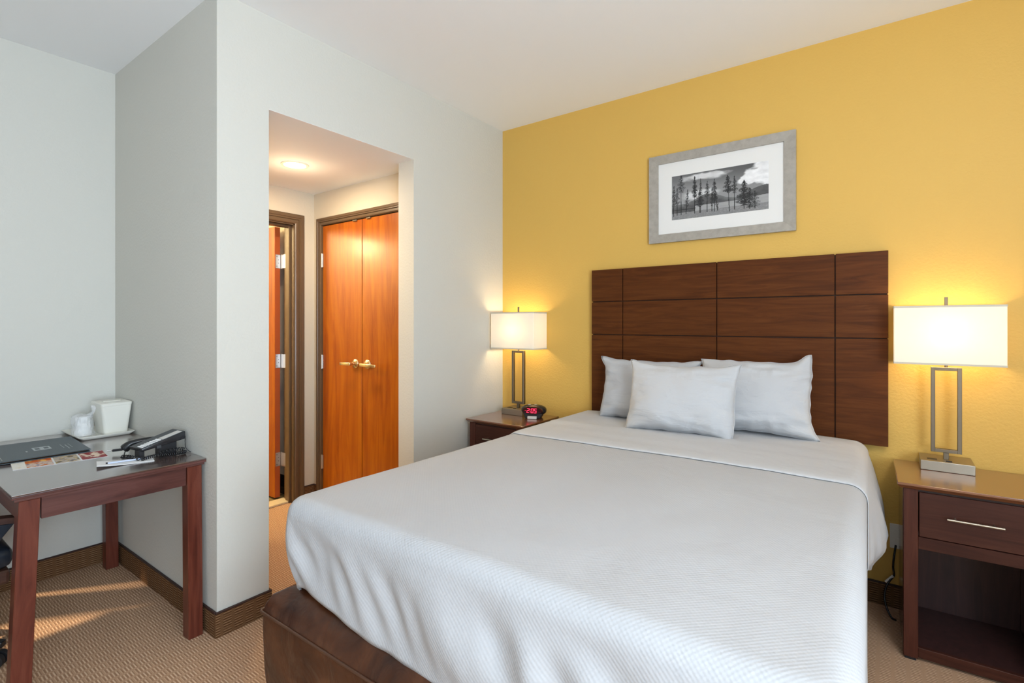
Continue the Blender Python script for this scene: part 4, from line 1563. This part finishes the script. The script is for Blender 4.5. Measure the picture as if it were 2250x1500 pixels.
skb((bx0_, by0_, zf), (bx1_, by1_, zf + 0.003)).build('back_cover', M['binder'], t)
skb((bx0_ + 0.006, by0_ + 0.006, zf + 0.0032), (bx1_ - 0.03, by1_ - 0.012, zf + 0.009), 0.0).build('pages', M['tan'], t)
cv = skb((bx0_, by0_, zf + 0.0092), (bx1_, by1_, zf + 0.0125), 0.0012).build('front_cover', M['binder'], t)
zp = zf + 0.0126
em = MB()
ex, ey = -0.815, -2.385
em.box((ex - 0.042, ey - 0.030, zp), (ex + 0.034, ey + 0.030, zp + 0.0003), mat4=SK)
em.build('emblem', M['binder_print'], cv)
em = MB()
for q in (-0.015, 0.015):
    em.box((ex - 0.024, ey + q - 0.008, zp + 0.0003), (ex + 0.018, ey + q + 0.008, zp + 0.0005), mat4=SK)
em.build('emblem_mark', M['binder'], cv)
em = MB()
for i, (a, b) in enumerate([(-0.85, -0.755), (-0.83, -0.725), (-0.845, -0.745)]):
    em.box((a, -2.318 + i * 0.014, zp), (b, -2.3165 + i * 0.014 + (0.001 if i == 1 else 0), zp + 0.0003), mat4=SK)
em.box((-0.80, -2.442, zp), (-0.775, -2.436, zp + 0.0003), mat4=SK)
em.box((-0.79, -2.530, zp), (-0.66, -2.5285, zp + 0.0003), mat4=SK)
tag(em.build('lettering', M['binder_print'], cv), kind='stuff')

# notepad with pen
t = thing('notepad', 'narrow white notepad near the desk edge beside the phone', 'notepad', (-0.30, -2.23, zt))
NP = Matrix.Translation((-0.286, -2.226, zt)) @ Matrix.Rotation(R_(-14), 4, 'Z')
nb = MB()
vs = []
for k in range(7):
    y = -0.095 + 0.19 * k / 6
    zc = 0.010 * (1 - k / 6) ** 3
    for x, z in ((-0.045, 0.0), (0.045, 0.0), (0.045, 0.0022), (-0.045, 0.0022)):
        vs.append(NP @ Vector((x, y, z + zc)))
fs = [[3, 2, 1, 0], [24, 25, 26, 27]]
for k in range(6):
    for i in range(4):
        a, b = k * 4 + i, k * 4 + (i + 1) % 4
        fs.append([a, b, b + 4, a + 4])
nb.add(vs, [f[::-1] for f in fs])
nb.build('paper_pad', M['paper'], t)
t = thing('pen', 'slim clear ballpoint pen with dark tip lying on the notepad', 'pen', (-0.29, -2.23, zt + 0.006))
MB().cyl(NP @ Vector((0.012, -0.062, 0.0105)), NP @ Vector((-0.002, 0.075, 0.0072)), 0.0035, seg=10).build('barrel', mat('pen_barrel', (0.55, 0.62, 0.78), 0.2), t)
MB().cyl(NP @ Vector((0.0125, -0.066, 0.0108)), NP @ Vector((0.0119, -0.060, 0.0106)), 0.0042, 0.0036, seg=10).build('tip', M['black'], t)

# telephone: slim base tipped up towards the wall
t = thing('telephone', 'black desk telephone with silver key strip and coiled cord', 'telephone', (-0.33, -2.08, zt))
PA = Vector((-0.285, -2.170, 0.790))     # near left top corner
PB = Vector((-0.275, -2.004, 0.842))     # near right top corner
LV = (PB - PA)
WV = Vector((-0.078, -0.022, 0.004))
TH = Vector((0, 0.008, -0.028))


def P4(a, b, c=0.0):
    return PA + LV * a + WV * b + Vector((0.0, -0.28, 1.0)).normalized() * c


mb = MB()
q = [PA, PB, PB + WV, PA + WV]
bot = [PA + TH * 0.45 - WV * -0.02, PB + TH * 1.15 - LV * 0.05, PB + WV * 0.98 + TH * 1.15 - LV * 0.05, PA + WV * 0.98 + TH * 0.45]
mb.hexa([*bot, *q], 0.003, 2)
body = mb.build('base', M['black'], t)
pl_ = MB()
pl_.hexa([P4(0.01, 0.03, 0.0002), P4(0.99, 0.03, 0.0002), P4(0.99, 0.97, 0.0002), P4(0.01, 0.97, 0.0002), P4(0.01, 0.03, 0.0012), P4(0.99, 0.03, 0.0012), P4(0.99, 0.97, 0.0012), P4(0.01, 0.97, 0.0012)])
pl_.build('face_plate', M['phone_top'], body)
ks = MB()
ks.hexa([P4(0.50, 0.10, 0.0012), P4(0.955, 0.10, 0.0012), P4(0.955, 0.48, 0.0012), P4(0.50, 0.48, 0.0012), P4(0.50, 0.10, 0.002), P4(0.955, 0.10, 0.002), P4(0.955, 0.48, 0.002), P4(0.50, 0.48, 0.002)])
ks.build('label_strip', M['silver'], body)
for k in range(7):
    a0 = 0.045 + k * 0.064
    kk = MB()
    b0, b1 = 0.12, 0.50
    kk.hexa([P4(a0, b0, 0.001), P4(a0 + 0.047, b0, 0.001), P4(a0 + 0.047, b1, 0.001), P4(a0, b1, 0.001), P4(a0, b0, 0.003), P4(a0 + 0.047, b0, 0.003), P4(a0 + 0.047, b1, 0.003), P4(a0, b1, 0.003)], 0.0005, 1)
    kk.build('key', M['paper'], body)
# prop stand under the high end, standing on the desk
sb = MB()
sb.hexa([(-0.345, -2.10, zt), (-0.30, -2.10, zt), (-0.30, -2.03, zt), (-0.345, -2.03, zt),
         (-0.345, -2.10, 0.788), (-0.30, -2.10, 0.788), (-0.30, -2.03, 0.806), (-0.345, -2.03, 0.806)], 0.002, 1)
sb.build('stand', M['blackmatte'], t)
sb = MB()
sb.hexa([(-0.350, -2.175, zt), (-0.297, -2.175, zt), (-0.297, -2.155, zt), (-0.350, -2.155, zt),
         (-0.350, -2.175, 0.782), (-0.297, -2.175, 0.782), (-0.297, -2.155, 0.788), (-0.350, -2.155, 0.788)], 0.002, 1)
sb.build('stand', M['blackmatte'], t)
MB().box((-0.284, -2.115, 0.783), (-0.278, -2.098, 0.796), 0.001, 1).build('jack', M['phone_top'], t)
# handset behind
hs = MB()
pth = spline([(-0.475, -2.175, 0.766), (-0.462, -2.155, 0.786), (-0.452, -2.12, 0.793), (-0.443, -2.06, 0.793), (-0.44, -2.025, 0.785), (-0.44, -2.01, 0.768)], 6)
hs.tube(pth, [0.019, 0.020, 0.020, 0.019, 0.018, 0.017, 0.016, 0.015] + [0.0135] * (len(pth) - 16) + [0.015, 0.016, 0.017, 0.018, 0.019, 0.020, 0.020, 0.019], 14)
hs.build('handset', M['black'], t, angle=60)
# coiled cord
def coil(p, r, turns, thick, n=12, wob=0.0):
    pts = spline(p, 14)
    tot = len(pts)
    out = []
    steps = turns * n
    for s in range(steps + 1):
        f = s / steps * (tot - 1)
        i = min(int(f), tot - 2)
        c = pts[i].lerp(pts[i + 1], f - i)
        d = (pts[i + 1] - pts[i]).normalized()
        u = d.cross(Vector((0, 0, 1))).normalized()
        w = d.cross(u)
        a = 2 * PI * s / n
        out.append(c + (u * math.cos(a) + w * math.sin(a)) * r)
    return out


rc = 0.0062
z0_ = zt + 0.0085
MB().tube(coil([(-0.368, -2.215, z0_ + 0.002), (-0.34, -2.205, z0_ + 0.004), (-0.30, -2.192, z0_ + 0.003), (-0.262, -2.186, z0_ + 0.002)], rc, 10, 0.0021), 0.0021, 6).build('coiled_cord', M['black'], t, angle=180)
MB().tube(coil([(-0.255, -2.180, z0_), (-0.250, -2.14, z0_ + 0.006), (-0.246, -2.10, z0_ + 0.004), (-0.246, -2.05, z0_), (-0.25, -2.012, z0_)], rc, 26, 0.0021), 0.0021, 6).build('coiled_cord', M['black'], t, angle=180)
MB().tube(coil([(-0.262, -2.115, z0_ + 0.010), (-0.258, -2.085, z0_ + 0.016), (-0.255, -2.045, z0_ + 0.017), (-0.255, -2.018, z0_ + 0.012)], rc, 9, 0.0021), 0.0021, 6).build('coiled_cord', M['black'], t, angle=180)
MB().tube(spline([(-0.262, -2.010, 0.822), (-0.252, -2.014, 0.812), (-0.247, -2.016, 0.795), (-0.248, -2.014, 0.775), (-0.244, -2.006, 0.760), (-0.232, -1.998, 0.752)], 6), 0.0017, 6).build('line_cord', M['black'], t)
# unplugged cable end
t2 = thing('plug_end', 'loose black cable plug lying left of the telephone', 'plug', (-0.50, -2.18, zt))
pm = MB()
pm.hexa([(-0.505, -2.210, zt + 0.012), (-0.492, -2.216, zt + 0.012), (-0.470, -2.182, zt + 0.014), (-0.483, -2.176, zt + 0.014),
         (-0.505, -2.210, zt + 0.022), (-0.492, -2.216, zt + 0.022), (-0.470, -2.182, zt + 0.024), (-0.483, -2.176, zt + 0.024)], 0.002, 1)
pm.build('plug_body', M['black'], t2)
pm = MB()
pm.tube([(-0.502, -2.216, zt + 0.017), (-0.509, -2.229, zt + 0.016)], 0.0026, 8)
pm.build('prong', M['steel'], t2)
MB().tube(spline([(-0.478, -2.180, zt + 0.018), (-0.455, -2.176, zt + 0.018), (-0.42, -2.19, zt + 0.014), (-0.395, -2.20, zt + 0.004), (-0.380, -2.208, zt + 0.003)], 6), 0.0025, 8).build('lead', M['black'], t2)

# ------------------------------------------------------------------ desk chair (only its edge shows)
CXc, CYc = -0.66, -2.80
t = thing('office_chair', 'black leather office chair with wooden arms tucked at the desk', 'chair', (CXc, CYc, 0))
MB().box((CXc - 0.25, CYc - 0.26, 0.395), (CXc + 0.25, CYc + 0.255, 0.475), 0.03, 4).build('seat', M['leather_chair'], t)
MB().box((CXc - 0.245, CYc - 0.25, 0.335), (CXc + 0.245, CYc + 0.245, 0.392), 0.012, 2).build('seat_pan', M['chairwood'], t)
bk = MB().hexa([(CXc - 0.24, CYc - 0.30, 0.50), (CXc + 0.24, CYc - 0.30, 0.50), (CXc + 0.24, CYc - 0.22, 0.50), (CXc - 0.24, CYc - 0.22, 0.50),
                (CXc - 0.22, CYc - 0.42, 1.02), (CXc + 0.22, CYc - 0.42, 1.02), (CXc + 0.22, CYc - 0.34, 1.02), (CXc - 0.22, CYc - 0.34, 1.02)], 0.025, 3)
bk.build('backrest', M['leather_chair'], t)
MB().tube([(CXc - 0.0, CYc - 0.20, 0.36), (CXc, CYc - 0.36, 0.42), (CXc, CYc - 0.37, 0.56)], 0.02, 10).build('back_bracket', M['black'], t)
for s in (-1, 1):
    ax = CXc + s * 0.275
    ar = MB()
    pth = spline([(ax, CYc - 0.28, 0.60), (ax, CYc - 0.05, 0.605), (ax, CYc + 0.16, 0.598), (ax, CYc + 0.262, 0.585)], 6)
    for i_ in range(len(pth) - 1):
        a, b = pth[i_], pth[i_ + 1]
        ar.hexa([(a.x - 0.025, a.y, a.z - 0.011), (a.x + 0.025, a.y, a.z - 0.011), (b.x + 0.025, b.y, b.z - 0.011), (b.x - 0.025, b.y, b.z - 0.011),
                 (a.x - 0.025, a.y, a.z + 0.011), (a.x + 0.025, a.y, a.z + 0.011), (b.x + 0.025, b.y, b.z + 0.011), (b.x - 0.025, b.y, b.z + 0.011)])
    ar.build('armrest', M['chairwood'], t)
    sp_ = MB()
    sp_.hexa([(ax - 0.018, CYc + 0.06, 0.40), (ax + 0.018, CYc + 0.06, 0.40), (ax + 0.018, CYc + 0.12, 0.40), (ax - 0.018, CYc + 0.12, 0.40),
              (ax - 0.018, CYc + 0.05, 0.588), (ax + 0.018, CYc + 0.05, 0.588), (ax + 0.018, CYc + 0.25, 0.576), (ax - 0.018, CYc + 0.25, 0.576)], 0.004, 2)
    sp_.build('arm_support', M['leather_chair'], t)
MB().cyl((CXc, CYc, 0.10), (CXc, CYc, 0.36), 0.03, seg=20).build('column', M['black'], t)
for k in range(5):
    a = 2 * PI * k / 5 + R_(52)
    ex_, ey_ = CXc + 0.30 * math.cos(a), CYc + 0.30 * math.sin(a)
    d = Vector((math.cos(a), math.sin(a), 0))
    n_ = Vector((-d.y, d.x, 0))
    c0, c1 = Vector((CXc, CYc, 0)), Vector((ex_, ey_, 0))
    MB().hexa([c0 - n_ * 0.025 + Vector((0, 0, 0.085)), c1 - n_ * 0.015 + Vector((0, 0, 0.075)), c1 + n_ * 0.015 + Vector((0, 0, 0.075)), c0 + n_ * 0.025 + Vector((0, 0, 0.085)),
               c0 - n_ * 0.025 + Vector((0, 0, 0.13)), c1 - n_ * 0.015 + Vector((0, 0, 0.098)), c1 + n_ * 0.015 + Vector((0, 0, 0.098)), c0 + n_ * 0.025 + Vector((0, 0, 0.13))], 0.004, 2).build('base_arm', M['black'], t)
    cs_ = MB()
    pc = c1 + Vector((0, 0, 0.028)) - d * 0.02
    cs_.cyl(pc - n_ * 0.024, pc - n_ * 0.006, 0.028, seg=20)
    cs_.cyl(pc + n_ * 0.006, pc + n_ * 0.024, 0.028, seg=20)
    cs_.cyl(pc - n_ * 0.006, pc + n_ * 0.006, 0.012, seg=12)
    cs_.cyl(pc + d * 0.0, pc + Vector((0, 0, 0.05)), 0.006, seg=10)
    cs_.build('caster', M['blackmatte'], t)
